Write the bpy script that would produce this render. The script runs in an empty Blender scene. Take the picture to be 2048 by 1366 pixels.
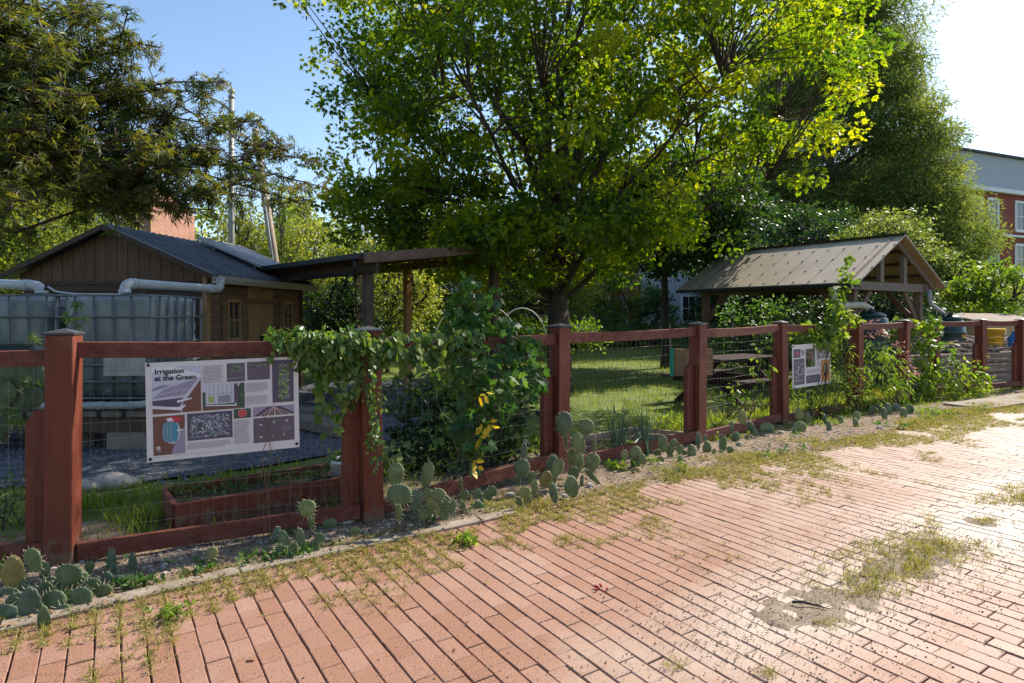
import bpy, math, random
import numpy as np
from mathutils import Vector, Matrix, noise
random.seed(7); rng = np.random.default_rng(7)
scene = bpy.context.scene
C = scene.collection
R = math.radians
# ------------------------------------------------------------------ camera
F, CX, HY, HC = 1232.0, 1024.0, 628.0, 1.4     # survey numbers of the photograph (its own pixels), eye height in metres
cam_d = bpy.data.cameras.new('camera'); cam = bpy.data.objects.new('camera', cam_d); C.objects.link(cam)
cam_d.sensor_width = 36; cam_d.lens = 36*F/2048; cam_d.shift_y = -(683-HY)/2048
cam_d.clip_start = .05; cam_d.clip_end = 2000
cam.location = (0, 0, HC); cam.rotation_euler = (R(90), 0, 0)
scene.camera = cam
# ------------------------------------------------------------------ light
SUN_AZ, SUN_EL = 53.0, 42.0                    # degrees right of the view direction, above the horizon
w = bpy.data.worlds.new('World'); scene.world = w; w.use_nodes = True
wn = w.node_tree.nodes; wl = w.node_tree.links
sky = wn.new('ShaderNodeTexSky'); sky.sky_type = 'NISHITA'; sky.sun_disc = False
sky.sun_elevation = R(SUN_EL); sky.sun_rotation = R(SUN_AZ); sky.altitude = 20
sky.air_density = 1.1; sky.dust_density = .7; sky.ozone_density = 2.6
bg = wn['Background']; bg.inputs['Strength'].default_value = .12
wl.new(sky.outputs[0], bg.inputs[0])
sd = bpy.data.lights.new('sun', 'SUN'); sd.energy = 5.0; sd.angle = R(.5); sd.color = (1, .91, .79)
so = bpy.data.objects.new('sun', sd); C.objects.link(so); so.location = (20, 15, 25)
sv = Vector((math.sin(R(SUN_AZ))*math.cos(R(SUN_EL)), math.cos(R(SUN_AZ))*math.cos(R(SUN_EL)), math.sin(R(SUN_EL))))
so.rotation_euler = sv.to_track_quat('Z', 'Y').to_euler()
vs = scene.view_settings; vs.view_transform = 'Standard'; vs.look = 'None'; vs.gamma = 1; vs.use_curve_mapping = False
vs.exposure = .88
cy = scene.cycles
cy.max_bounces = 6; cy.diffuse_bounces = 3; cy.glossy_bounces = 2; cy.transmission_bounces = 4; cy.transparent_max_bounces = 4
cy.caustics_reflective = False; cy.caustics_refractive = False; cy.use_denoising = True; cy.sample_clamp_indirect = 4

# ------------------------------------------------------------------ helpers
def P(px, py, Y): return Vector(((px-CX)/F*Y, Y, HC-(py-HY)/F*Y))
def G(px, py):
    Y = F*HC/(py-HY); return Vector(((px-CX)/F*Y, Y, 0))
T2 = Vector((.836, .549, 0)).normalized(); N2 = Vector((-T2.y, T2.x, 0))    # along the alley, across it towards the fence
def SM(s, m, z=0): return T2*s + N2*m + Vector((0, 0, z))

def thing(name, label, cat, loc=(0, 0, 0), group=None):
    o = bpy.data.objects.new(name, None); C.objects.link(o); o.location = loc
    o.empty_display_size = .1
    o['label'] = label; o['category'] = cat
    if group: o['group'] = group
    return o
def tag(o, label=None, cat=None, group=None, kind=None):
    if label: o['label'] = label
    if cat: o['category'] = cat
    if group: o['group'] = group
    if kind: o['kind'] = kind
    return o
def wloc(o):
    v = Vector((0, 0, 0))
    while o: v += Vector(o.location); o = o.parent
    return v
def link(name, me, parent=None, loc=None):
    o = bpy.data.objects.new(name, me); C.objects.link(o)
    if parent:
        o.parent = parent; me.transform(Matrix.Translation(-wloc(parent)))
    elif loc is not None:
        me.transform(Matrix.Translation(-Vector(loc))); o.location = loc
    return o

class MB:
    def __init__(s): s.v = []; s.f = []; s.m = []; s.mi = 0; s.sm = []; s.smooth = False
    def add(s, vs, fs):
        b = len(s.v); s.v += [tuple(x) for x in vs]
        for f in fs: s.f.append([b+i for i in f]); s.m.append(s.mi); s.sm.append(s.smooth)
        return s
    def obox(s, c, ax, ay, az):   # centre and three half-axis vectors
        c = Vector(c); ax = Vector(ax); ay = Vector(ay); az = Vector(az)
        q = [c+sx*ax+sy*ay+sz*az for sz in (-1, 1) for sy in (-1, 1) for sx in (-1, 1)]
        return s.add(q, [(0, 2, 3, 1), (4, 5, 7, 6), (0, 1, 5, 4), (2, 6, 7, 3), (0, 4, 6, 2), (1, 3, 7, 5)])
    def box(s, x0, y0, z0, x1, y1, z1):
        return s.obox(((x0+x1)/2, (y0+y1)/2, (z0+z1)/2), ((x1-x0)/2, 0, 0), (0, (y1-y0)/2, 0), (0, 0, (z1-z0)/2))
    def beam(s, a, b, wd, ht, up=(0, 0, 1)):
        a = Vector(a); b = Vector(b); d = b-a; up = Vector(up)
        sd_ = d.cross(up)
        if sd_.length < 1e-5: sd_ = d.cross(Vector((1, 0, 0)))
        sd_.normalize(); u = sd_.cross(d).normalized()
        return s.obox((a+b)/2, d/2, sd_*wd/2, u*ht/2)
    def tube(s, pts, rad, n=6, cap=True):
        pts = [Vector(p) for p in pts]; k = len(pts)
        if not hasattr(rad, '__len__'): rad = [rad]*k
        sm, s.smooth = s.smooth, True
        d0 = (pts[1]-pts[0]).normalized()
        u = d0.cross(Vector((0, 0, 1)) if abs(d0.z) < .9 else Vector((1, 0, 0))).normalized()
        vs = []
        for i in range(k):
            d = (pts[min(i+1, k-1)]-pts[max(i-1, 0)]).normalized()
            u = (u-d*u.dot(d)).normalized(); w_ = d.cross(u)
            for j in range(n):
                a = 2*math.pi*j/n; vs.append(pts[i]+(u*math.cos(a)+w_*math.sin(a))*rad[i])
        fs = []
        for i in range(k-1):
            for j in range(n):
                fs.append((i*n+j, i*n+(j+1) % n, (i+1)*n+(j+1) % n, (i+1)*n+j))
        if cap: fs += [tuple(range(n-1, -1, -1)), tuple(range((k-1)*n, k*n))]
        s.add(vs, fs); s.smooth = sm; return s
    def lathe(s, c, prof, n=20):    # prof: (r, z)
        c = Vector(c); sm, s.smooth = s.smooth, True
        vs = [c+Vector((r*math.cos(2*math.pi*j/n), r*math.sin(2*math.pi*j/n), z)) for r, z in prof for j in range(n)]
        fs = [(i*n+j, i*n+(j+1) % n, (i+1)*n+(j+1) % n, (i+1)*n+j) for i in range(len(prof)-1) for j in range(n)]
        fs += [tuple(range(n-1, -1, -1)), tuple(range((len(prof)-1)*n, len(prof)*n))]
        s.add(vs, fs); s.smooth = sm; return s
    def prism(s, poly, d):          # polygon (list of Vector) extruded by vector d
        n = len(poly); d = Vector(d); poly = [Vector(p) for p in poly]
        s.add(poly+[p+d for p in poly], [tuple(range(n-1, -1, -1)), tuple(range(n, 2*n))]+[(i, (i+1) % n, (i+1) % n+n, i+n) for i in range(n)])
        return s
    def build(s, name, mats, parent=None, bevel=0, loc=None):
        me = bpy.data.meshes.new(name); me.from_pydata(s.v, [], s.f)
        if not isinstance(mats, (list, tuple)): mats = [mats]
        for m in mats: me.materials.append(m)
        me.polygons.foreach_set('material_index', s.m); me.polygons.foreach_set('use_smooth', s.sm)
        me.update(); o = link(name, me, parent, loc)
        if bevel:
            b = o.modifiers.new('bevel', 'BEVEL'); b.width = bevel; b.segments = 1; b.limit_method = 'ANGLE'
        return o

def np_mesh(name, V, T, mat_, parent=None, tint=None, smooth=False, loc=None):
    V = np.asarray(V, np.float32); T = np.asarray(T, np.int32); k = T.shape[1]
    me = bpy.data.meshes.new(name)
    me.vertices.add(len(V)); me.vertices.foreach_set('co', V.ravel())
    me.loops.add(T.size); me.loops.foreach_set('vertex_index', T.ravel())
    me.polygons.add(len(T)); me.polygons.foreach_set('loop_start', np.arange(0, T.size, k, dtype=np.int32))
    me.polygons.foreach_set('use_smooth', np.full(len(T), bool(smooth)))
    me.update(calc_edges=True)
    if tint is not None:
        a = me.attributes.new('tint', 'FLOAT', 'FACE'); a.data.foreach_set('value', np.asarray(tint, np.float32))
    for m in (mat_ if isinstance(mat_, (list, tuple)) else [mat_]): me.materials.append(m)
    return link(name, me, parent, loc)

# leaf outlines: x across, y along, z up
def _fan(out, fold=.10):
    v = [(0, 0, 0)]+[(x, y, fold*abs(x)) for x, y in out]; return np.array(v), np.array([(0, i, i+1) for i in range(1, len(out))])
def _lance(wd=.11): return np.array([(0, 0, 0), (wd, .4, .03), (0, 1, -.08), (-wd, .4, .03)]), np.array([(0, 1, 2), (0, 2, 3)])
def _multi(parts):
    V = []; T = []; b = 0
    for ang, ln, wd in parts:
        v, t = _lance(wd); v = v*ln; c, s_ = math.cos(ang), math.sin(ang)
        v = np.stack([v[:, 0]*c+v[:, 1]*s_, -v[:, 0]*s_+v[:, 1]*c, v[:, 2]], 1)
        V.append(v); T.append(t+b); b += len(v)
    return np.concatenate(V), np.concatenate(T)
TPL = {
 'lance': _lance(), 'narrow': _lance(.07),
 'oval': _fan([(.16, .12), (.27, .4), (.18, .75), (0, 1), (-.18, .75), (-.27, .4), (-.16, .12)]),
 'heart': _fan([(.12, -.12), (.34, -.08), (.42, .2), (.24, .62), (0, 1), (-.24, .62), (-.42, .2), (-.34, -.08), (-.12, -.12)], .16),
 'maple': _multi([(-1.15, .55, .2), (-.55, .8, .22), (0, 1, .22), (.55, .8, .22), (1.15, .55, .2)]),
 'maple3': _multi([(-.85, .75, .26), (0, 1, .26), (.85, .75, .26)]),
 'palm5': _multi([(-1.25, .65, .085), (-.62, 1.0, .085), (0, 1.2, .085), (.62, 1.0, .085), (1.25, .65, .085)]),
 'lobed': _fan([(.2, 0), (.5, .1), (.36, .34), (.52, .62), (.22, .62), (0, 1), (-.22, .62), (-.52, .62), (-.36, .34), (-.5, .1), (-.2, 0)], .12),
 'blade': (np.array([(-.035, 0, 0), (.035, 0, 0), (.02, .6, .06), (0, 1, .22)]), np.array([(0, 1, 2), (0, 2, 3)])),
}
def norm(a): return a/np.maximum(np.linalg.norm(a, axis=-1, keepdims=True), 1e-9)
class LV:      # collects leaves
    def __init__(s, tpl): s.tv, s.tt = TPL[tpl]; s.V = []; s.T = []; s.c = []; s.n = 0
    def add(s, pts, dirs, nrm, size, tint):
        pts = np.asarray(pts, float); n = len(pts)
        if n == 0: return
        d = norm(np.asarray(dirs, float)); nz = np.asarray(nrm, float)
        nz = norm(nz-d*(nz*d).sum(1, keepdims=True)); x = np.cross(d, nz)
        size = np.broadcast_to(np.asarray(size, float), (n,))[:, None, None]
        t = s.tv[None]
        V = pts[:, None]+size*(x[:, None]*t[..., 0:1]+d[:, None]*t[..., 1:2]+nz[:, None]*t[..., 2:3])
        T = s.tt[None]+(np.arange(n)*len(s.tv))[:, None, None]+s.n
        s.V.append(V.reshape(-1, 3)); s.T.append(T.reshape(-1, 3)); s.n += n*len(s.tv)
        s.c.append(np.repeat(np.broadcast_to(np.asarray(tint, float), (n,)), len(s.tt)))
    def clump(s, c, r, n, size, flat=.6, droop=.3, tint=None, up=1.0, jit=.7):
        c = np.asarray(c, float); u = norm(rng.normal(size=(n, 3)))*rng.random((n, 1))**.45
        r = np.asarray(r, float)*np.array([1, 1, flat]) if np.ndim(r) == 0 else np.asarray(r)
        d = norm(u+rng.normal(size=(n, 3))*.5); d[:, 2] -= droop
        nz = rng.normal(size=(n, 3))*jit; nz[:, 2] += up
        tn = rng.random() if tint is None else tint
        s.add(c+u*r, d, nz, size*rng.uniform(.6, 1.15, n), np.clip(.65*tn+.35*rng.random(n), 0, 1))
    def build(s, name, m, parent=None):
        return np_mesh(name, np.concatenate(s.V), np.concatenate(s.T), m, parent, np.concatenate(s.c))

# ------------------------------------------------------------------ materials
def _n(nt, t, **k):
    n = nt.nodes.new(t)
    for a, b in k.items(): setattr(n, a, b)
    return n
def mat(name, col, rough=.8, var=.3, scale=6, bump=.25, stretch=(1, 1, 1), col2=None, spec=.3, metal=0, det=6, bdist=.01, mscale=None, contrast=.25):
    m = bpy.data.materials.new(name); m.use_nodes = True; nt = m.node_tree; L = nt.links; p = nt.nodes['Principled BSDF']
    p.inputs['Roughness'].default_value = rough; p.inputs['Specular IOR Level'].default_value = spec; p.inputs['Metallic'].default_value = metal
    tc = _n(nt, 'ShaderNodeTexCoord'); mp = _n(nt, 'ShaderNodeMapping'); mp.inputs['Scale'].default_value = stretch
    L.new(tc.outputs['Object'], mp.inputs[0])
    nz = _n(nt, 'ShaderNodeTexNoise'); nz.inputs['Scale'].default_value = scale; nz.inputs['Detail'].default_value = det; nz.inputs['Roughness'].default_value = .65
    L.new(mp.outputs[0], nz.inputs['Vector'])
    rp = _n(nt, 'ShaderNodeValToRGB'); c = Vector(col); c2 = Vector(col2) if col2 else c*(1+var)
    a = c if col2 else c*(1-var)
    rp.color_ramp.elements[0].position = .5-contrast; rp.color_ramp.elements[1].position = .5+contrast
    rp.color_ramp.elements[0].color = (*a, 1); rp.color_ramp.elements[1].color = (*c2, 1)
    L.new(nz.outputs[0], rp.inputs[0]); L.new(rp.outputs[0], p.inputs['Base Color'])
    if bump:
        n2 = _n(nt, 'ShaderNodeTexNoise'); n2.inputs['Scale'].default_value = scale*5; n2.inputs['Detail'].default_value = 5
        L.new(mp.outputs[0], n2.inputs['Vector'])
        bp = _n(nt, 'ShaderNodeBump'); bp.inputs['Strength'].default_value = bump; bp.inputs['Distance'].default_value = bdist
        L.new(n2.outputs[0], bp.inputs['Height']); L.new(bp.outputs[0], p.inputs['Normal'])
    return m
def leafmat(name, cols, trans, fac=.45, rough=.45, spec=.4):
    m = bpy.data.materials.new(name); m.use_nodes = True; nt = m.node_tree; L = nt.links; p = nt.nodes['Principled BSDF']
    at = _n(nt, 'ShaderNodeAttribute', attribute_name='tint')
    rp = _n(nt, 'ShaderNodeValToRGB'); e = rp.color_ramp.elements
    e[0].color = (*cols[0], 1); e[1].color = (*cols[-1], 1); e[1].position = .9; e[0].position = .1
    for i, c in enumerate(cols[1:-1]): x = e.new(.1+.8*(i+1)/(len(cols)-1)); x.color = (*c, 1)
    L.new(at.outputs['Fac'], rp.inputs[0]); L.new(rp.outputs[0], p.inputs['Base Color'])
    p.inputs['Roughness'].default_value = rough; p.inputs['Specular IOR Level'].default_value = spec
    tr = _n(nt, 'ShaderNodeBsdfTranslucent'); mx = _n(nt, 'ShaderNodeMixRGB', blend_type='MULTIPLY'); mx.inputs[0].default_value = 1
    L.new(rp.outputs[0], mx.inputs[1]); mx.inputs[2].default_value = (*trans, 1); L.new(mx.outputs[0], tr.inputs[0])
    ms = _n(nt, 'ShaderNodeMixShader'); ms.inputs[0].default_value = fac
    L.new(p.outputs[0], ms.inputs[1]); L.new(tr.outputs[0], ms.inputs[2]); L.new(ms.outputs[0], nt.nodes['Material Output'].inputs[0])
    return m
M = {}
M['red'] = mat('red stained timber', (.105, .022, .011), .62, .38, 5, .5, (5, 5, .5), col2=(.19, .045, .022), spec=.35, contrast=.28)
M['red_rail'] = mat('weathered red timber rail', (.085, .020, .012), .7, .4, 9, .6, (1.4, 1.4, 2.5), col2=(.19, .060, .038), contrast=.22)
def grime(m, col, z0, z1, patch=(.27, .11, .075)):      # mud splash with a ragged upper edge, and chalky faded patches
    nt = m.node_tree; L = nt.links; p = nt.nodes['Principled BSDF']; src = p.inputs['Base Color'].links[0].from_socket
    tc = _n(nt, 'ShaderNodeTexCoord'); sx = _n(nt, 'ShaderNodeSeparateXYZ'); L.new(tc.outputs['Object'], sx.inputs[0])
    nz = _n(nt, 'ShaderNodeTexNoise'); nz.inputs['Scale'].default_value = 22; nz.inputs['Detail'].default_value = 8; L.new(tc.outputs['Object'], nz.inputs[0])
    mr = _n(nt, 'ShaderNodeMapRange'); mr.inputs['From Min'].default_value = z0; mr.inputs['From Max'].default_value = z1; mr.inputs['To Min'].default_value = .35; mr.inputs['To Max'].default_value = -.25; L.new(sx.outputs[2], mr.inputs[0])
    ad = _n(nt, 'ShaderNodeMath', operation='ADD'); L.new(mr.outputs[0], ad.inputs[0]); L.new(nz.outputs[0], ad.inputs[1])
    m2 = _n(nt, 'ShaderNodeMapRange'); m2.inputs['From Min'].default_value = .55; m2.inputs['From Max'].default_value = .75; m2.inputs['To Max'].default_value = .8; L.new(ad.outputs[0], m2.inputs[0])
    mx = _n(nt, 'ShaderNodeMixRGB'); L.new(m2.outputs[0], mx.inputs[0]); L.new(src, mx.inputs[1]); mx.inputs[2].default_value = (*col, 1)
    n3 = _n(nt, 'ShaderNodeTexNoise'); n3.inputs['Scale'].default_value = 3.5; n3.inputs['Detail'].default_value = 10; n3.inputs['Roughness'].default_value = .75; L.new(tc.outputs['Object'], n3.inputs[0])
    m3 = _n(nt, 'ShaderNodeMapRange'); m3.inputs['From Min'].default_value = .56; m3.inputs['From Max'].default_value = .72; m3.inputs['To Max'].default_value = .45; L.new(n3.outputs[0], m3.inputs[0])
    m4 = _n(nt, 'ShaderNodeMixRGB'); L.new(m3.outputs[0], m4.inputs[0]); L.new(mx.outputs[0], m4.inputs[1]); m4.inputs[2].default_value = (*patch, 1); L.new(m4.outputs[0], p.inputs['Base Color'])
grime(M['red'], (.16, .10, .065), 0, .30); grime(M['red_rail'], (.17, .11, .07), -.1, .16)
M['cap'] = mat('dark grey post cap', (.055, .055, .06), .45, .3, 12, .1)
M['wire'] = mat('galvanised wire', (.17, .165, .15), .45, .2, 30, 0, metal=.6)
M['shedwood'] = mat('stained brown shed boards', (.115, .062, .035), .75, .45, 7, .5, (3, 3, .35), contrast=.3)
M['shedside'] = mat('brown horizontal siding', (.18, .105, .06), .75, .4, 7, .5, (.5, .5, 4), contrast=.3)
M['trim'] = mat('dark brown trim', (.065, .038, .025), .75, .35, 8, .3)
M['frame'] = mat('honey brown window frame', (.33, .18, .085), .6, .3, 8, .3)
M['metalroof'] = mat('dull grey metal roof', (.11, .115, .125), .5, .4, 2.5, .1, metal=.25)
M['gutter'] = mat('beige gutter', (.40, .35, .29), .5, .2, 4, .05)
M['pvc'] = mat('white pvc', (.40, .40, .41), .4, .12, 3, .03, col2=(.52, .53, .54), spec=.5)
M['dirtypvc'] = mat('grubby white pvc', (.32, .34, .35), .5, .25, 5, .05)
M['glass'] = mat('dark window glass', (.03, .035, .04), .08, .2, 2, 0, spec=.8)
M['skyglass'] = mat('pale blue blind behind glass', (.35, .5, .62), .2, .1, 2, 0, spec=.6)
M['white'] = mat('white paint', (.75, .75, .74), .5, .08, 4, .03)
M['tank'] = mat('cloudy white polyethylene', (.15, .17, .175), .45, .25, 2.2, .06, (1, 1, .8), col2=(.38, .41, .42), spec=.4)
M['cage'] = mat('grey galvanised cage tube', (.17, .18, .19), .5, .35, 12, .1, metal=.4)
M['darkgreen'] = mat('dark green plastic', (.012, .045, .038), .35, .3, 5, .05, spec=.5)
M['black'] = mat('black plastic', (.02, .02, .022), .5, .2, 5, .05)
M['oldwood'] = mat('weathered grey timber', (.20, .16, .125), .85, .35, 9, .5, (1, 1, 3))
M['pavwood'] = mat('brown cedar beams', (.17, .105, .075), .75, .4, 7, .4, (1, 1, 1))
M['sunlitwood'] = mat('orange sunlit timber', (.40, .21, .09), .7, .3, 9, .3, (2, 2, .4))  # sunlit shelter post and beam: the sun's orange is put into the colour
M['darkwood'] = mat('dark shelter timber', (.09, .058, .040), .75, .35, 9, .3)
M['concrete'] = mat('worn concrete', (.15, .12, .09), .9, .25, 6, .6, col2=(.34, .285, .225))
M['brickwall'] = None
M['stone'] = mat('pale field stone', (.30, .26, .22), .85, .35, 14, .5, col2=(.46, .42, .37))
M['bark'] = mat('grey brown bark', (.075, .056, .044), .9, .4, 14, .9, (1, 1, .25), bdist=.03)
M['barklight'] = mat('dark bark', (.055, .046, .038), .9, .4, 10, .6, (1, 1, .3))
M['pole'] = mat('tan weathered pole', (.33, .26, .20), .85, .25, 8, .3, (1, 1, .2))
M['lampgrey'] = mat('grey lamp metal', (.30, .29, .27), .5, .15, 5, .05, metal=.3)
M['yellow'] = mat('yellow plastic', (.80, .50, .01), .45, .12, 5, .03)
M['blue'] = mat('blue plastic', (.02, .16, .50), .45, .15, 5, .03)
M['soil'] = mat('dark garden soil', (.035, .024, .017), .95, .4, 30, .8, col2=(.08, .058, .042))
M['pebble'] = mat('pebbles', (.22, .18, .15), .85, .5, 9, .3, col2=(.46, .41, .36))
M['cactus'] = None
M['maple'] = leafmat('maple leaf', [(.025, .055, .013), (.050, .088, .014), (.105, .138, .012), (.17, .175, .011)], (5.3, 5.0, .65), .56)
M['oak'] = leafmat('willow oak leaf', [(.055, .088, .030), (.095, .13, .038), (.17, .19, .055)], (2.6, 2.5, 1.1), .45, .5, .25)
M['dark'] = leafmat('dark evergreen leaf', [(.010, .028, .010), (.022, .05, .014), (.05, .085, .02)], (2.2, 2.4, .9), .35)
M['lime'] = leafmat('light green leaf', [(.08, .12, .022), (.15, .19, .035), (.26, .28, .06)], (2.5, 2.3, .9), .48)
M['vitex'] = leafmat('chaste tree leaf', [(.03, .055, .022), (.06, .085, .026), (.125, .125, .028)], (3.4, 2.9, .7), .46)
M['vine'] = leafmat('vine leaf', [(.045, .10, .025), (.075, .15, .03), (.14, .20, .035), (.20, .24, .05)], (2.2, 2.2, .9), .40, .4, .45)
M['shrubleaf'] = leafmat('mid green shrub leaf', [(.025, .068, .022), (.045, .105, .026), (.095, .16, .035)], (2.3, 2.4, .9), .38, .5, .4)
M['yellowleaf'] = leafmat('yellow leaf', [(.50, .34, .02), (.65, .50, .05)], (1.3, 1.2, .6), .4)
M['bright'] = leafmat('bright garden leaf', [(.06, .13, .02), (.12, .20, .025), (.22, .28, .04)], (2.2, 2.1, .7), .42)
M['silver'] = leafmat('silver grey leaf', [(.16, .20, .15), (.26, .31, .24)], (1.4, 1.4, 1.0), .3)
M['pink'] = leafmat('dusty pink flower head', [(.32, .15, .13), (.50, .28, .24)], (1.4, 1.2, 1.1), .3)
M['gold'] = leafmat('golden yellow bloom', [(.60, .38, .02), (.75, .55, .04)], (1.2, 1.2, .5), .3)
M['purple'] = leafmat('faded purple spike', [(.06, .05, .075), (.10, .085, .10)], (1.4, 1.4, 1.4), .2)
M['seedgold'] = leafmat('golden brown seed spike', [(.17, .12, .03), (.30, .20, .05)], (1.4, 1.3, .8), .25)
M['grass'] = leafmat('lawn blade', [(.08, .125, .02), (.145, .20, .03), (.25, .27, .055)], (2.2, 2.1, .7), .42, .5, .3)
M['weed'] = leafmat('joint weed', [(.13, .16, .035), (.24, .235, .06), (.42, .35, .17)], (1.8, 1.7, .8), .35, .6, .2)
M['dryleaf'] = leafmat('dry brown leaf', [(.16, .09, .04), (.34, .22, .11)], (1.2, 1.1, .9), .25, .7, .2)

def brick_wall_mat(name, c1, c2, mortar, rot=0):
    m = bpy.data.materials.new(name); m.use_nodes = True; nt = m.node_tree; L = nt.links; p = nt.nodes['Principled BSDF']
    p.inputs['Roughness'].default_value = .85
    tc = _n(nt, 'ShaderNodeTexCoord'); mp = _n(nt, 'ShaderNodeMapping'); mp.inputs['Rotation'].default_value = (R(90), 0, 0)
    sx = _n(nt, 'ShaderNodeSeparateXYZ'); ad = _n(nt, 'ShaderNodeMath', operation='ADD'); cb = _n(nt, 'ShaderNodeCombineXYZ')
    L.new(tc.outputs['Object'], sx.inputs[0]); L.new(sx.outputs[0], ad.inputs[0]); L.new(sx.outputs[1], ad.inputs[1])
    L.new(ad.outputs[0], cb.inputs[0]); L.new(sx.outputs[2], cb.inputs[1])
    b = _n(nt, 'ShaderNodeTexBrick'); L.new(cb.outputs[0], b.inputs[0])
    b.inputs['Color1'].default_value = (*c1, 1); b.inputs['Color2'].default_value = (*c2, 1); b.inputs['Mortar'].default_value = (*mortar, 1)
    b.inputs['Scale'].default_value = 1; b.inputs['Brick Width'].default_value = .25; b.inputs['Row Height'].default_value = .085; b.inputs['Mortar Size'].default_value = .010
    nz = _n(nt, 'ShaderNodeTexNoise'); nz.inputs['Scale'].default_value = 1.5; mx = _n(nt, 'ShaderNodeMixRGB', blend_type='MULTIPLY'); mx.inputs[0].default_value = .5
    L.new(tc.outputs['Object'], nz.inputs[0]); L.new(b.outputs[0], mx.inputs[1]); L.new(nz.outputs[0], mx.inputs[2]); L.new(mx.outputs[0], p.inputs['Base Color'])
    return m
M['brickwall'] = brick_wall_mat('red brick wall', (.36, .13, .075), (.44, .19, .11), (.34, .27, .22))
M['brickred'] = brick_wall_mat('painted red brick', (.36, .07, .045), (.40, .085, .055), (.30, .09, .06))

grime(M['tank'], (.06, .085, .075), .38, .62, (.38, .40, .40)); grime(M['shedwood'], (.10, .06, .035), 0, .5, (.16, .105, .07))
def cactus_mat():
    m = bpy.data.materials.new('prickly pear skin'); m.use_nodes = True; nt = m.node_tree; L = nt.links; p = nt.nodes['Principled BSDF']
    p.inputs['Roughness'].default_value = .55; p.inputs['Specular IOR Level'].default_value = .35
    at = _n(nt, 'ShaderNodeAttribute', attribute_name='tint'); rp = _n(nt, 'ShaderNodeValToRGB'); e = rp.color_ramp.elements
    e[0].color = (.075, .115, .075, 1); e[1].color = (.27, .20, .055, 1); e[0].position = 0; e[1].position = 1
    x = e.new(.45); x.color = (.105, .14, .055, 1); x = e.new(.75); x.color = (.17, .195, .07, 1)
    L.new(at.outputs['Fac'], rp.inputs[0])
    tc = _n(nt, 'ShaderNodeTexCoord'); vo = _n(nt, 'ShaderNodeTexVoronoi'); vo.inputs['Scale'].default_value = 42; L.new(tc.outputs['Object'], vo.inputs[0])
    r2 = _n(nt, 'ShaderNodeValToRGB'); r2.color_ramp.elements[0].color = (.5, .42, .25, 1); r2.color_ramp.elements[1].color = (1, 1, 1, 1)
    r2.color_ramp.elements[0].position = .10; r2.color_ramp.elements[1].position = .2; L.new(vo.outputs[0], r2.inputs[0])
    nz = _n(nt, 'ShaderNodeTexNoise'); nz.inputs['Scale'].default_value = 14; nz.inputs['Detail'].default_value = 6; L.new(tc.outputs['Object'], nz.inputs[0])
    r3 = _n(nt, 'ShaderNodeValToRGB'); r3.color_ramp.elements[0].color = (.62, .62, .55, 1); r3.color_ramp.elements[1].color = (1.25, 1.25, 1.25, 1)
    r3.color_ramp.elements[0].position = .3; r3.color_ramp.elements[1].position = .7; L.new(nz.outputs[0], r3.inputs[0])
    m1 = _n(nt, 'ShaderNodeMixRGB', blend_type='MULTIPLY'); m1.inputs[0].default_value = 1; m2 = _n(nt, 'ShaderNodeMixRGB', blend_type='MULTIPLY'); m2.inputs[0].default_value = .8
    L.new(rp.outputs[0], m1.inputs[1]); L.new(r3.outputs[0], m1.inputs[2]); L.new(m1.outputs[0], m2.inputs[1]); L.new(r2.outputs[0], m2.inputs[2])
    L.new(m2.outputs[0], p.inputs['Base Color'])
    bp = _n(nt, 'ShaderNodeBump'); bp.inputs['Strength'].default_value = .5; bp.inputs['Distance'].default_value = .006; bp.invert = True
    L.new(r2.outputs[0], bp.inputs['Height']); L.new(bp.outputs[0], p.inputs['Normal'])
    return m
M['cactus'] = cactus_mat()

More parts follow.
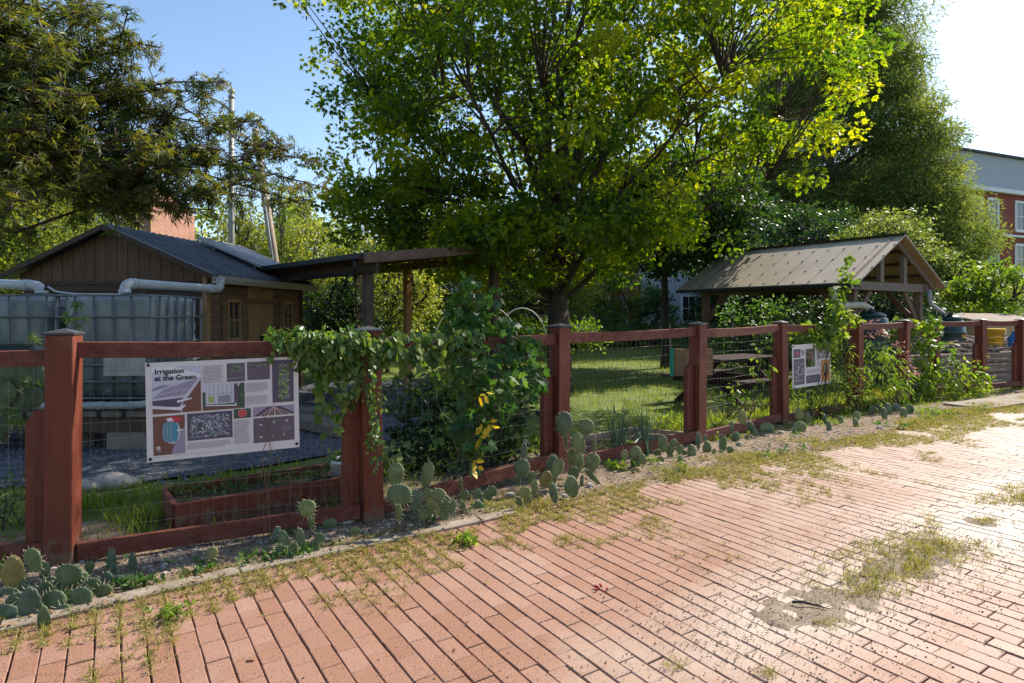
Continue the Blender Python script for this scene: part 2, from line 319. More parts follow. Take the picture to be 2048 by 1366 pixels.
def paver_mat():
    m = bpy.data.materials.new('clay paver'); m.use_nodes = True; nt = m.node_tree; L = nt.links; p = nt.nodes['Principled BSDF']
    p.inputs['Roughness'].default_value = .62; p.inputs['Specular IOR Level'].default_value = .5
    at = _n(nt, 'ShaderNodeAttribute', attribute_name='tint'); rp = _n(nt, 'ShaderNodeValToRGB'); e = rp.color_ramp.elements
    e[0].color = (.215, .098, .060, 1); e[1].color = (.33, .20, .145, 1)
    x = e.new(.35); x.color = (.250, .125, .077, 1); x = e.new(.7); x.color = (.28, .152, .103, 1)
    L.new(at.outputs['Fac'], rp.inputs[0])
    tc = _n(nt, 'ShaderNodeTexCoord')
    nz = _n(nt, 'ShaderNodeTexNoise'); nz.inputs['Scale'].default_value = 160; nz.inputs['Detail'].default_value = 3; L.new(tc.outputs['Object'], nz.inputs[0])
    r3 = _n(nt, 'ShaderNodeValToRGB'); r3.color_ramp.elements[0].color = (.38, .36, .36, 1); r3.color_ramp.elements[1].color = (1.16, 1.16, 1.16, 1)
    r3.color_ramp.elements[0].position = .34; r3.color_ramp.elements[1].position = .5; L.new(nz.outputs[0], r3.inputs[0])
    m1 = _n(nt, 'ShaderNodeMixRGB', blend_type='MULTIPLY'); m1.inputs[0].default_value = .8; L.new(rp.outputs[0], m1.inputs[1]); L.new(r3.outputs[0], m1.inputs[2])
    # sandy dust stain along the worn gutter line; paler far end is painted glare
    sx = _n(nt, 'ShaderNodeSeparateXYZ'); L.new(tc.outputs['Object'], sx.inputs[0])
    def mad(a, k):
        n = _n(nt, 'ShaderNodeMath', operation='MULTIPLY'); L.new(a, n.inputs[0]); n.inputs[1].default_value = k; return n.outputs[0]
    def add(a, b):
        n = _n(nt, 'ShaderNodeMath', operation='ADD'); L.new(a, n.inputs[0])
        if isinstance(b, float): n.inputs[1].default_value = b
        else: L.new(b, n.inputs[1])
        return n.outputs[0]
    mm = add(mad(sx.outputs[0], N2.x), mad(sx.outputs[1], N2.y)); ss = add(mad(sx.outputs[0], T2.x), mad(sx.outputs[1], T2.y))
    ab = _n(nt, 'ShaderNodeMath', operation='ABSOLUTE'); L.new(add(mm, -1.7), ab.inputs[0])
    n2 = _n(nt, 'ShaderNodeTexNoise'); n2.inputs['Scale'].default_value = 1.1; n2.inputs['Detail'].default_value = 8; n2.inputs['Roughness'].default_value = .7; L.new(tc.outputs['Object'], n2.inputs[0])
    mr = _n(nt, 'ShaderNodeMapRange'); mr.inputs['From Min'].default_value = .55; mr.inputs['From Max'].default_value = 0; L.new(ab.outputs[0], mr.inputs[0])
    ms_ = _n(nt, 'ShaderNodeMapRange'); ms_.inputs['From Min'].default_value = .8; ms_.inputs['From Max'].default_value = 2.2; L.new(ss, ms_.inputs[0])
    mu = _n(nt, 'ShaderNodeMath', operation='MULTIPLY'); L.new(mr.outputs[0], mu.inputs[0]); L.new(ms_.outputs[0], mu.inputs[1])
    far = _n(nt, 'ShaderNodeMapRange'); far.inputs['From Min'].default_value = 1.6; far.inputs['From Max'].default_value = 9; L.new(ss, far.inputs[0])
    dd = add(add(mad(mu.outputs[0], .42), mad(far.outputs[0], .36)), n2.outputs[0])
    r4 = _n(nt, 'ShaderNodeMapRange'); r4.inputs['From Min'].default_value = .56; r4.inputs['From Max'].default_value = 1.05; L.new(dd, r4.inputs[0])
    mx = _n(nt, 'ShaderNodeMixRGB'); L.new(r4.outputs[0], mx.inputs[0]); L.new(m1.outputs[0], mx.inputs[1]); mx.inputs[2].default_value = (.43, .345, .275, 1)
    L.new(mx.outputs[0], p.inputs['Base Color'])
    bp = _n(nt, 'ShaderNodeBump'); bp.inputs['Strength'].default_value = .35; bp.inputs['Distance'].default_value = .003
    L.new(nz.outputs[0], bp.inputs['Height']); L.new(bp.outputs[0], p.inputs['Normal'])
    return m
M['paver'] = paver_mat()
M['sand'] = mat('sandy grit', (.15, .115, .08), .95, .3, 25, .9, col2=(.34, .27, .20), bdist=.01)
M['dirt'] = mat('dry pebbly dirt', (.085, .057, .037), .95, .3, 9, 1.0, col2=(.33, .245, .17), bdist=.02)
M['joint'] = mat('joint sand', (.060, .045, .030), .95, .3, 40, .5)
M['gravel'] = mat('blue grey gravel', (.06, .07, .085), .9, .5, 38, 1.0, col2=(.20, .215, .24), bdist=.03)
M['gravelstone'] = mat('blue grey stones', (.09, .10, .12), .85, .5, 14, .3, col2=(.27, .28, .31))
M['yard'] = mat('patchy grass soil', (.07, .11, .02), .95, .3, 1.6, .8, col2=(.17, .20, .055), bdist=.04)
M['meadow'] = mat('far ground', (.05, .08, .025), .95, .3, .6, .3, col2=(.11, .12, .05))

# ------------------------------------------------------------------ ground
def flat(name, pts, z, m, kind='structure'):
    b = MB(); b.add([(x, y, z) for x, y in pts], [tuple(range(len(pts)))]); return tag(b.build(name, m), kind=kind)
flat('ground', [(-400, -200), (400, -200), (400, 600), (-400, 600)], -.060, M['meadow'])
def quadsm(s0, s1, m0, m1): return [tuple(SM(s, m)[:2]) for s, m in ((s0, m0), (s1, m0), (s1, m1), (s0, m1))]
flat('road_bed', quadsm(-12, 40, -8, 3.75), -.030, M['joint'])
# lawn sheet, gently rolling
def sheet(name, s0, s1, m0, m1, step, zf, m_, parent=None):
    ns = int((s1-s0)/step)+1; nm = int((m1-m0)/step)+1
    V = []; T = []
    for i in range(ns):
        for j in range(nm):
            s = s0+i*step; mm = m0+j*step; q = SM(s, mm); V.append((q.x, q.y, zf(s, mm)))
    for i in range(ns-1):
        for j in range(nm-1): T.append((i*nm+j, (i+1)*nm+j, (i+1)*nm+j+1, i*nm+j+1))
    o = np_mesh(name, V, T, m_, parent, smooth=True); return tag(o, kind='structure')
sheet('lawn', -12, 40, 4.15, 40, .5, lambda s, m: -.012+.02*noise.noise(Vector((s*.4, m*.4, 0))), M['yard'])
def zdirt(s, m):
    e = 3.52+.20*noise.noise(Vector((s*.7, 0, 3)))+.10*noise.noise(Vector((s*2.3, 0, 9)))
    if s > 2.0: e -= min(.06, (s-2.0)*.02)
    t = (m-e)/.25
    z = .018+.018*noise.noise(Vector((s*2, m*2, 0)))+.012*noise.noise(Vector((s*7, m*7, 0)))
    return max(-.03, min(z, -.028+.055*max(0, t)+.01*noise.noise(Vector((s*6, m*6, 5)))))
sheet('planting_strip', -4, 22, 3.0, 5.0, .045, zdirt, M['dirt'])
def zsand(s, m):
    a = abs(m-1.7-.05*math.sin(s*1.7))/.30; amp = .42 if s < 2.5 else (.95 if s < 4.3 else .55)
    n_ = noise.noise(Vector((s*1.3, m*2.2, 1)))*.9+noise.noise(Vector((s*5, m*6, 2)))*.8+noise.noise(Vector((s*14, m*14, 8)))*.5
    return -.030+.034*max(0, amp-.12-a*a*.85+n_*.50)
sheet('sand_drift', .3, 14, 1.15, 2.3, .03, zsand, M['sand'])
# concrete kerb strip
b = MB(); prev = None
kp = [(-5.5, 3.42), (-3.5, 3.44), (-2, 3.47), (-.4, 3.53), (.6, 3.60), (1.3, 3.60), (2.1, 3.60), (2.4, 3.62)]
for (a, c) in zip(kp[:-1], kp[1:]):
    p, q = SM(*a), SM(*c); wv = N2*.045
    b.prism([p-wv+Vector((0, 0, -.05)), p+wv+Vector((0, 0, -.05)), p+wv+Vector((0, 0, .024)), p-wv+Vector((0, 0, .020))], q-p-T2*.006)
tag(b.build('kerb', M['concrete'], bevel=.006), kind='structure')
b = MB()
for a, c in (((10.6, 3.95), (13.1, 3.75)), ((13.11, 3.75), (19, 3.4))):
    p, q = SM(*a), SM(*c); wv = N2*.28
    b.prism([p-wv+Vector((0, 0, -.05)), p+wv+Vector((0, 0, -.05)), p+wv+Vector((0, 0, .045)), p-wv+Vector((0, 0, .045))], q-p)
tag(b.build('pavement', M['concrete'], bevel=.008), kind='structure')
# gravel path
gp = [(-9, 4.85), (-4.2, 4.95), (-3.0, 5.15), (-2.3, 5.6), (-1.6, 6.3), (-1.2, 7.2), (-1.2, 9.5), (-1.7, 13), (-4.0, 13), (-3.9, 8.6), (-9, 8.5)]
flat('path', gp, .014, M['gravel'])

# pavers: every brick a raised block in one road mesh
def pavers():
    W_, L_ = .093, .168; gw = .0048
    V = []; T = []; tint = []
    tv = []; bx, by = (W_-gw)/2, (L_-gw*.45)/2; be = .0035
    base = np.array([(-bx, -by, -.03), (bx, -by, -.03), (bx, by, -.03), (-bx, by, -.03), (-bx, -by, -be), (bx, -by, -be), (bx, by, -be), (-bx, by, -be),
                     (-bx+be, -by+be, 0), (bx-be, -by+be, 0), (bx-be, by-be, 0), (-bx+be, by-be, 0)])
    fq = np.array([(8, 9, 10, 11), (4, 5, 9, 8), (5, 6, 10, 9), (6, 7, 11, 10), (7, 4, 8, 11), (0, 1, 5, 4), (1, 2, 6, 5), (2, 3, 7, 6), (3, 0, 4, 7)])
    n = 0
    for i in range(int(-5/W_), int(24/W_)):
        s = i*W_; off = (.5 if i % 2 else 0)+rng.normal()*.06; dz0 = rng.normal()*.0007
        for j in range(int(-5.5/L_), int(3.75/L_)):
            m = (j+off)*L_+rng.normal()*.002
            q = SM(s, m)
            if m > 3.72 or q.y < .9 or abs(q.x) > 1.05*q.y+1.2 : continue
            dip = -.006*math.exp(-((m-1.7)/.25)**2)
            th = rng.normal()*.010; c, sn = math.cos(th), math.sin(th)
            v = base*np.array([1+rng.normal()*.006, 1+rng.normal()*.006, 1])
            tl = rng.normal(size=2)*.009
            z = v[:, 2]+v[:, 0]*tl[0]+v[:, 1]*tl[1]+rng.normal()*.0007+dz0+dip
            a = v[:, 0]*c-v[:, 1]*sn+s+rng.normal()*.001; b2 = v[:, 0]*sn+v[:, 1]*c+m
            V.append(np.stack([T2.x*a+N2.x*b2, T2.y*a+N2.y*b2, z], 1)); T.append(fq+n); n += 12
            t = .1+rng.random()*.5+.40*(noise.noise(Vector((s*.8, m*.8, 0)))+.5)
            tint += [t]*9
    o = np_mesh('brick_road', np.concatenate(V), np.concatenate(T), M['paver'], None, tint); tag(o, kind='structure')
pavers()

# ------------------------------------------------------------------ fence
PO = [(-4.05, 3.30), (-2.50, 3.43), (-.954, 4.14), (.41, 5.38), (1.985, 6.59), (3.39, 7.76), (4.87, 8.72), (6.12, 9.62), (7.20, 10.5), (8.42, 11.05), (9.45, 11.45), (11.2, 12.2)]
PO = [Vector((x, y, 0)) for x, y in PO]
RT = [(1.20, 1.20), (1.243, 1.235), (1.235, 1.225), (1.235, 1.255), (1.235, 1.268), (1.262, 1.262), (1.262, 1.27), (1.27, 1.27), (1.27, 1.28), (1.28, 1.28), (1.28, 1.28)]
def make_fence():
    t = thing('timber_fence', 'red stained timber post and rail fence with wire mesh along the brick alley', 'fence', tuple(PO[2]))
    H = 1.285; hs = .068
    n = len(PO)
    for i, p in enumerate(PO):
        d = (PO[min(i+1, n-1)]-PO[max(i-1, 0)]).normalized(); nr = Vector((d.y, -d.x, 0))   # nr faces the alley
        tilt = Vector((rng.normal()*.006, rng.normal()*.006, 0))
        b = MB(); b.obox(p+Vector((0, 0, (H-.05)/2))+tilt*.5, d*hs, nr*hs, Vector((tilt.x, tilt.y, (H+.05)/2)))
        po = b.build('post', M['red'], t, bevel=.005)
        b = MB(); e = .077; z = H
        q = [p+tilt+d*(sx*e)+nr*(sy*e)+Vector((0, 0, z)) for sx, sy in ((-1, -1), (1, -1), (1, 1), (-1, 1))]
        b.add(q+[v+Vector((0, 0, .012)) for v in q]+[p+tilt+Vector((0, 0, z+.036))], [(3, 2, 1, 0), (0, 1, 5, 4), (1, 2, 6, 5), (2, 3, 7, 6), (3, 0, 4, 7), (4, 5, 8), (5, 6, 8), (6, 7, 8), (7, 4, 8)])
        b.build('cap', M['cap'], po)
        if i not in (8,):      # shorter backing board with a splayed top on the yard side of the post
            hb = .84; c = p-d*(hs+.058)-nr*.02
            pl = [c+d*.056+nr*.02, c+d*.056+nr*.02+Vector((0, 0, hb+.04)), c-d*.02+nr*.02+Vector((0, 0, hb+.02)), c-d*.056+nr*.02+Vector((0, 0, hb-.05)), c-d*.056+nr*.02]
            b = MB(); b.prism(pl, -nr*.05); b.build('plank', M['red'], t, bevel=.003)
    for i in range(n-1):
        a, c = PO[i], PO[i+1]; d = (c-a).normalized(); nr = Vector((d.y, -d.x, 0))
        p, q = a+d*(hs+.002), c-d*(hs+.002)
        z0, z1 = RT[i]
        b = MB(); K = 8; hh = .088
        for k in range(K):        # boards that bow a touch
            f0, f1 = k/K, (k+1)/K
            def pt(f): return p.lerp(q, f)+Vector((0, 0, z0+(z1-z0)*f-.012*math.sin(math.pi*f)))-nr*.012*math.sin(math.pi*f)
            A, B = pt(f0), pt(f1)
            sec = lambda X: [X+nr*.032+Vector((0, 0, -hh)), X+nr*.032, X-nr*.006+Vector((0, 0, .003)), X-nr*.006+Vector((0, 0, -hh))]
            sa, sb = sec(A), sec(B)
            b.add(sa+sb, [(0, 4, 5, 1), (1, 5, 6, 2), (2, 6, 7, 3), (3, 7, 4, 0)]+([(0, 1, 2, 3)] if k == 0 else [])+([(7, 6, 5, 4)] if k == K-1 else []))
        b.build('rail', M['red_rail'], t)
        zl = .03 if i < 2 else .05
        zr = zl+(.06 if i == 2 else 0.02)
        b = MB(); b.beam(p+Vector((0, 0, zl+.045))+nr*.03, q+Vector((0, 0, zr+.045))+nr*.03, .036, .10); b.build('rail', M['red_rail'], t, bevel=.004)
        # welded wire
        b = MB(); L = (q-p).length; off = nr*.034 if i != 5 else nr*.03
        nv = int(L/.062); rw = .0010
        def wp(f, z):
            return p.lerp(q, f)+off+Vector((0, 0, z))+nr*(.010*noise.noise(Vector((f*L*1.3+i*9, z*1.7, 0))))+d*(.010*noise.noise(Vector((f*L*3+i*5, z*2.2, 4))))
        for k in range(nv+1):
            f = k/nv; b.tube([wp(f, z) for z in (.08, .36, .64, .92, 1.16)], rw, 3, False)
        for k in range(11):
            z = .10+k*.098
            b.tube([wp(f/7, z+.006*math.sin(f*2.3+k)) for f in range(8)], rw, 3, False)
        b.build('wire_mesh', M['wire'], t)
make_fence()
def FT(i, t, z, off=0):    # point on bay i
    a, c = PO[i], PO[i+1]; d = (c-a).normalized(); nr = Vector((d.y, -d.x, 0)); return a.lerp(c, t)+nr*off+Vector((0, 0, z))

# ------------------------------------------------------------------ printed signs
def flatmat(name, col, rough=.5): return mat(name, col, rough, .06, 20, 0)
S = {k: flatmat('print '+k, c) for k, c in dict(paper=(.66, .60, .58), ink=(.02, .02, .025), lilac=(.30, .25, .33), sky=(.52, .50, .58), plum=(.10, .075, .11), soil=(.13, .10, .12),
     leaf=(.17, .21, .10), leafd=(.06, .09, .06), blueleaf=(.22, .27, .31), rust=(.17, .075, .055), silver=(.55, .52, .55), cyan=(.07, .25, .32), pink=(.62, .10, .16), red=(.50, .05, .06),
     lime=(.30, .42, .10), grey=(.26, .25, .28), white=(.72, .70, .70), orange=(.55, .22, .05), purple=(.16, .14, .30)).items()}
SK = list(S)
class Print:
    def __init__(s, o, ux, uz, nr, W, H): s.o, s.ux, s.uz, s.nr, s.W, s.H = o, ux, uz, nr, W, H; s.b = MB(); s.lift = .004
    def pt(s, x, y): return s.o+s.ux*(x*s.W)+s.uz*((1-y)*s.H)+s.nr*s.lift
    def poly(s, pts, c):
        s.b.mi = SK.index(c); s.lift += .00012
        P_ = [s.pt(*p) for p in pts]
        a = (P_[1]-P_[0]).cross(P_[2]-P_[1])
        if a.dot(s.nr) < 0: P_ = P_[::-1]
        s.b.add(P_, [tuple(range(len(P_)))])
    def rect(s, x0, y0, x1, y1, c): s.poly([(x0, y0), (x1, y0), (x1, y1), (x0, y1)], c)
    def end(s, name, parent): o = s.b.build(name, [S[k] for k in SK], parent); s.b = MB(); s.lift = .004; return o
    def sprigs(s, x0, y0, x1, y1, n, cols, sz, seed):
        r = random.Random(seed); asp = s.W/s.H
        for _ in range(n):
            x, y = r.uniform(x0+sz*.6, x1-sz*.6), r.uniform(y0+sz*asp*.6, y1-sz*asp*.6); a = r.uniform(0, 6.28); l = sz*r.uniform(.4, 1)/2; c = r.choice(cols)
            dx, dy = math.cos(a)*l, math.sin(a)*l*asp; ex, ey = -math.sin(a)*l*.35, math.cos(a)*l*.35*asp
            s.lift = .0045+.0006*r.random(); s.poly([(x-dx, y-dy), (x+ex, y+ey), (x+dx, y+dy), (x-ex, y-ey)], c)
    def lines(s, x0, y0, x1, y1, n, seed):
        r = random.Random(seed); dy = (y1-y0)/n
        for k in range(n):
            y = y0+k*dy; x = x0; e = x1-(r.random()*.25*(x1-x0) if k == n-1 else r.random()*.02)
            while x < e:
                w_ = r.uniform(.006, .022); s.rect(x, y, min(x+w_, e), y+dy*.38, 'grey'); x += w_+.003
def text(body, parent, o, ux, uz, nr, size, m, bold=0):
    cu = bpy.data.curves.new('heading', 'FONT'); cu.body = body; cu.size = size; cu.extrude = .0004; cu.offset = bold; cu.space_line = .95
    tmp = bpy.data.objects.new('tmp', cu); C.objects.link(tmp); bpy.context.view_layer.update()
    me = bpy.data.meshes.new_from_object(tmp.evaluated_get(bpy.context.evaluated_depsgraph_get())); bpy.data.objects.remove(tmp); bpy.data.curves.remove(cu)
    me.materials.clear(); me.materials.append(m); ob = bpy.data.objects.new('heading', me); C.objects.link(ob); ob.parent = parent
    mt = Matrix((ux, uz, nr)).transposed().to_4x4(); mt.translation = o-wloc(parent); ob.matrix_local = mt; return ob
def sign_frame(bay, t0, t1, zt, zb, off):
    A = FT(bay, t0, 0, off); B = FT(bay, t1, 0, off); ux = (B-A); W = ux.length; ux.normalize()
    return A+Vector((0, 0, zb[0])), ux, W
def sign_base(name, label, o, ux, uz, nr, W, H, hold):
    t = thing(name, label, 'sign', tuple(o))
    b = MB(); b.obox(o+ux*W/2+uz*H/2, ux*W/2, uz*H/2, nr*.0025); b.build('panel', S['paper'], t)
    for x, y in hold:
        b = MB(); c = o+ux*(x*W)+uz*((1-y)*H)
        b.tube([c+nr*.003, c+nr*.009], .009, 10); b.tube([c+nr*.01, c+nr*.012+uz*.03*(1 if y < .5 else -1)-nr*.03], .0025, 5); b.build('cable_tie', M['black'], t)
    return t
# big board
o = FT(1, .242, .545, .062); e = FT(1, .732, .560, .062); ux = (e-o); W = ux.length; ux.normalize(); nr = Vector((ux.y, -ux.x, 0)).normalized(); uz = Vector((0, 0, 1)); uz = (uz-ux*uz.dot(ux)).normalized(); H = .572
t = sign_base('garden_sign', 'large white printed board headed Irrigation at the Green tied to the mesh', o, ux, uz, nr, W, H, [(.02, .02), (.98, .03), (.02, .97), (.98, .96)])
q = Print(o, ux, uz, nr, W, H)
q.rect(.04, .05, .34, .52, 'sky'); q.poly([(.04, .05), (.18, .05), (.34, .14), (.34, .20), (.04, .10)], 'white')
q.poly([(.04, .26), (.10, .23), (.15, .235), (.20, .215), (.04, .29)], 'grey')
q.poly([(.04, .365), (.11, .27), (.325, .18), (.24, .345), (.04, .37)], 'lilac')
q.poly([(.04, .365), (.24, .34), (.325, .18), (.335, .185), (.25, .36), (.04, .385)], 'silver')
for k in range(4): q.poly([(.06+k*.045, .362), (.063+k*.045, .362), (.16+k*.045, .245-k*.014), (.157+k*.045, .246-k*.014)], 'sky')
q.poly([(.075, .32), (.27, .275), (.272, .28), (.077, .325)], 'sky')
q.poly([(.34, .17), (.34, .52), (.22, .52), (.23, .40), (.30, .25)], 'rust'); q.poly([(.335, .16), (.34, .19), (.24, .40), (.225, .39)], 'silver')
q.poly([(.04, .385), (.23, .37), (.22, .42), (.20, .47), (.04, .43)], 'plum'); q.poly([(.04, .44), (.21, .465), (.24, .44), (.24, .46), (.205, .495), (.04, .46)], 'white')
q.poly([(.04, .465), (.205, .497), (.22, .52), (.04, .52)], 'rust')
q.poly([(.19, .395), (.28, .375), (.285, .385), (.19, .42)], 'white')
q.end('photo_print', t)
text('Irrigation\nat the Green.', t, q.o+ux*(.055*W)+uz*(.885*H)+nr*.0065, ux, uz, nr, .041, S['ink'], .0009)
q.lines(.355, .055, .49, .24, 13, 1); q.end('text_block', t)
q.rect(.51, .04, .63, .235, 'soil'); q.sprigs(.51, .04, .63, .16, 60, ['leaf', 'leafd', 'blueleaf'], .03, 2); q.poly([(.51, .2), (.63, .185), (.63, .19), (.51, .21)], 'lilac'); q.end('photo_print', t)
q.rect(.645, .035, .80, .23, 'soil'); q.sprigs(.645, .035, .80, .11, 45, ['leaf', 'leafd', 'blueleaf'], .03, 3); q.sprigs(.645, .1, .80, .23, 50, ['lilac', 'plum'], .01, 4); q.end('photo_print', t)
q.rect(.815, .03, .965, .49, 'plum'); q.sprigs(.84, .05, .955, .48, 190, ['leaf', 'leafd', 'lime', 'leaf', 'blueleaf'], .034, 5); q.end('photo_print', t)
q.rect(.35, .25, .625, .52, 'leafd'); q.poly([(.35, .25), (.6, .25), (.56, .34), (.35, .33)], 'sky'); q.poly([(.37, .30), (.555, .265), (.555, .46), (.37, .46)], 'silver'); q.poly([(.555, .265), (.58, .25), (.58, .46), (.555, .46)], 'plum')
q.poly([(.385, .38), (.425, .375), (.425, .44), (.385, .44)], 'lime'); q.poly([(.45, .375), (.53, .37), (.53, .45), (.45, .45)], 'grey')
for k in range(6): q.rect(.392+k*.029, .27, .395+k*.029, .46, 'grey')
q.rect(.37, .35, .555, .354, 'grey'); q.poly([(.37, .465), (.56, .478), (.565, .46), (.57, .46), (.57, .492), (.37, .475)], 'white'); q.poly([(.35, .48), (.6, .5), (.6, .52), (.35, .52)], 'rust'); q.sprigs(.585, .3, .625, .42, 20, ['leaf', 'leafd'], .02, 6); q.end('photo_print', t)
q.lines(.635, .26, .79, .36, 8, 7); q.lines(.635, .40, .79, .49, 8, 8); q.end('text_block', t)
q.rect(.04, .545, .235, .94, 'rust'); q.poly([(.235, .66), (.235, .94), (.15, .94), (.18, .78)], 'lilac')
def ell(cx, cy_, rx, ry, n=18): return [(cx+rx*math.cos(6.283*k/n), cy_+ry*math.sin(6.283*k/n)) for k in range(n)]
q.poly(ell(.155, .71, .05, .125), 'silver')
for k in range(6): q.poly(ell(.118+k*.011, .71, .022, .115-.004*abs(k-3)), 'cyan' if k % 2 else 'blueleaf')
q.poly([(.12, .57), (.15, .55), (.2, .56), (.215, .6), (.19, .62), (.16, .61), (.14, .6)], 'red'); q.poly([(.12, .575), (.15, .565), (.17, .6), (.13, .6)], 'white'); q.rect(.185, .69, .22, .705, 'white')
q.poly(ell(.07, .865, .013, .019, 7), 'white'); q.poly(ell(.07, .865, .006, .009, 6), 'rust'); q.rect(.066, .895, .09, .9, 'white'); q.end('photo_print', t)
q.rect(.25, .54, .54, .82, 'plum'); q.sprigs(.25, .54, .54, .82, 420, ['blueleaf', 'blueleaf', 'grey', 'silver', 'leafd'], .03, 9); q.end('photo_print', t)
q.lines(.25, .845, .53, .915, 4, 10); q.end('text_block', t)
q.rect(.55, .53, .665, .63, 'leafd'); q.poly(ell(.608, .578, .03, .042, 14), 'pink'); q.poly(ell(.608, .578, .02, .028, 12), 'red'); q.poly(ell(.608, .578, .007, .011, 8), 'orange'); q.end('photo_print', t)
q.lines(.55, .65, .66, .90, 17, 11); q.end('text_block', t)
q.rect(.68, .525, .965, .625, 'lilac'); q.poly([(.68, .625), (.78, .53), (.87, .53), (.965, .61), (.965, .625)], 'plum')
for k in range(9): q.poly([(.72+k*.027, .625), (.728+k*.027, .625), (.822, .53), (.819, .53)], 'orange' if k % 2 else 'silver')
q.end('photo_print', t)
q.rect(.68, .645, .965, .91, 'soil'); q.sprigs(.68, .645, .965, .91, 120, ['lilac', 'plum', 'grey'], .008, 12)
for x, y in ((.73, .72), (.82, .70), (.91, .69), (.73, .85), (.81, .85), (.89, .84)): q.sprigs(x-.018, y-.03, x+.018, y+.03, 7, ['lime', 'leaf', 'white'], .025, int(x*100))
q.lines(.875, .755, .955, .80, 2, 14); q.end('photo_print', t)
q.lines(.05, .955, .80, .962, 1, 15); q.end('text_block', t)
# second board
o = FT(5, .085, .455, .06); e = FT(5, .575, .475, .06); ux = (e-o); W = ux.length; ux.normalize(); nr = Vector((ux.y, -ux.x, 0)).normalized(); uz = Vector((0, 0, 1)); uz = (uz-ux*uz.dot(ux)).normalized(); H = .55
t = sign_base('garden_sign', 'white printed board of flower photos half hidden under the climbing vine', o, ux, uz, nr, W, H, [(.03, .03), (.03, .97), (.97, .97)])
q = Print(o, ux, uz, nr, W, H)
def ph(x0, y0, x1, y1, bgc, cols, n, sz, sd_):
    q.rect(x0, y0, x1, y1, bgc); q.sprigs(x0, y0, x1, y1, n, cols, sz, sd_); q.end('photo_print', t)
ph(.03, .10, .20, .30, 'plum', ['pink', 'purple', 'leafd'], 40, .05, 21); ph(.03, .33, .30, .93, 'soil', ['purple', 'blueleaf', 'leafd', 'silver'], 120, .06, 22)
ph(.34, .12, .58, .55, 'leafd', ['red', 'red', 'leaf', 'soil'], 60, .06, 23); ph(.62, .04, .97, .38, 'grey', ['grey', 'silver', 'leafd', 'sky'], 60, .07, 24)
ph(.34, .74, .70, .93, 'plum', ['purple', 'leafd', 'blueleaf'], 60, .05, 25); ph(.74, .42, .97, .93, 'orange', ['orange', 'rust'], 20, .06, 26)
q.poly(ell(.855, .66, .07, .17), 'leafd'); q.poly(ell(.845, .64, .04, .11), 'leaf'); q.poly(ell(.13, .2, .04, .05), 'pink'); q.end('photo_print', t)
q.lines(.22, .12, .32, .29, 7, 27); q.lines(.34, .60, .70, .71, 6, 28); q.lines(.60, .42, .72, .56, 6, 29); q.end('text_block', t)
# plain board behind the fourth post
o = P(1344, 752, 6.80); e = P(1424, 750, 7.02); ux = (e-o); W = ux.length; ux.normalize(); nr = Vector((ux.y, -ux.x, 0)).normalized(); uz = Vector((0, 0, 1)); H = .30
t = thing('notice_board', 'small brown plywood board with a green edge fixed behind a fence post', 'board', tuple(o))
b = MB(); b.obox(o+ux*(W/2+.012)+uz*H/2, ux*(W/2-.012), uz*H/2, nr*.016); b.build('back_panel', mat('stained plywood', (.22, .14, .065), .8, .35, 9, .3), t, bevel=.003)
b = MB(); b.obox(o+uz*H/2-nr*.002, ux*.011, uz*(H/2+.002), nr*.022); b.build('edge_strip', mat('green painted edge', (.02, .28, .18), .5, .1, 9, .1), t)

# ------------------------------------------------------------------ planter by the fence
def planter():
    c0 = Vector((-2.10, 3.84, 0)); u = Vector((.80, .60, 0)).normalized(); v = Vector((-u.y, u.x, 0)); L, D, H_ = 1.30, .46, .215
    t = thing('planter_box', 'long low red timber planter with straggly herbs behind the first fence bay', 'planter', tuple(c0))
    Z = Vector((0, 0, 1))
    for a, c in ((c0, c0+u*L), (c0+v*D, c0+v*D+u*L)):
        b = MB(); b.beam(a+Z*H_/2, c+Z*H_/2, .035, H_); b.build('side_board', M['red'], t, bevel=.004)
    for a in (c0, c0+u*L):
        b = MB(); b.beam(a+v*.02+Z*(H_/2-.002), a+v*(D-.02)+Z*(H_/2-.002), .034, H_-.004); b.build('end_board', M['red_rail'], t, bevel=.003)
    b = MB(); b.beam(c0+v*D/2+u*.02+Z*.08, c0+v*D/2+u*(L-.02)+Z*.08, D-.04, .15); b.build('soil', M['soil'], t)
    lv = LV('lance')
    for k in range(60):
        p = c0+u*rng.uniform(.05, L-.05)+v*rng.uniform(.06, D-.05)+Z*(.17+rng.random()*.05)
        lv.clump(p, .05, 12, .05, .9, -.3)
    lv.build('leaves', M['shrubleaf'], t)
    return c0, u, v
c0, u_, v_ = planter()
t = thing('plant_pot', 'round white plastic pot beside the planter end near the second post', 'pot', tuple(c0+u_*1.16+v_*.2+Vector((0, 0, .155))))
b = MB(); b.lathe(wloc(t), [(.075, 0), (.10, .12), (.107, .12), (.107, .14), (.095, .14), (.09, .11)], 18); b.build('pot_body', M['white'], t)
lv = LV('oval'); [lv.clump(wloc(t)+Vector((rng.normal()*.04, rng.normal()*.04, .17)), .06, 16, .05) for _ in range(5)]; lv.build('leaves', M['shrubleaf'], t)

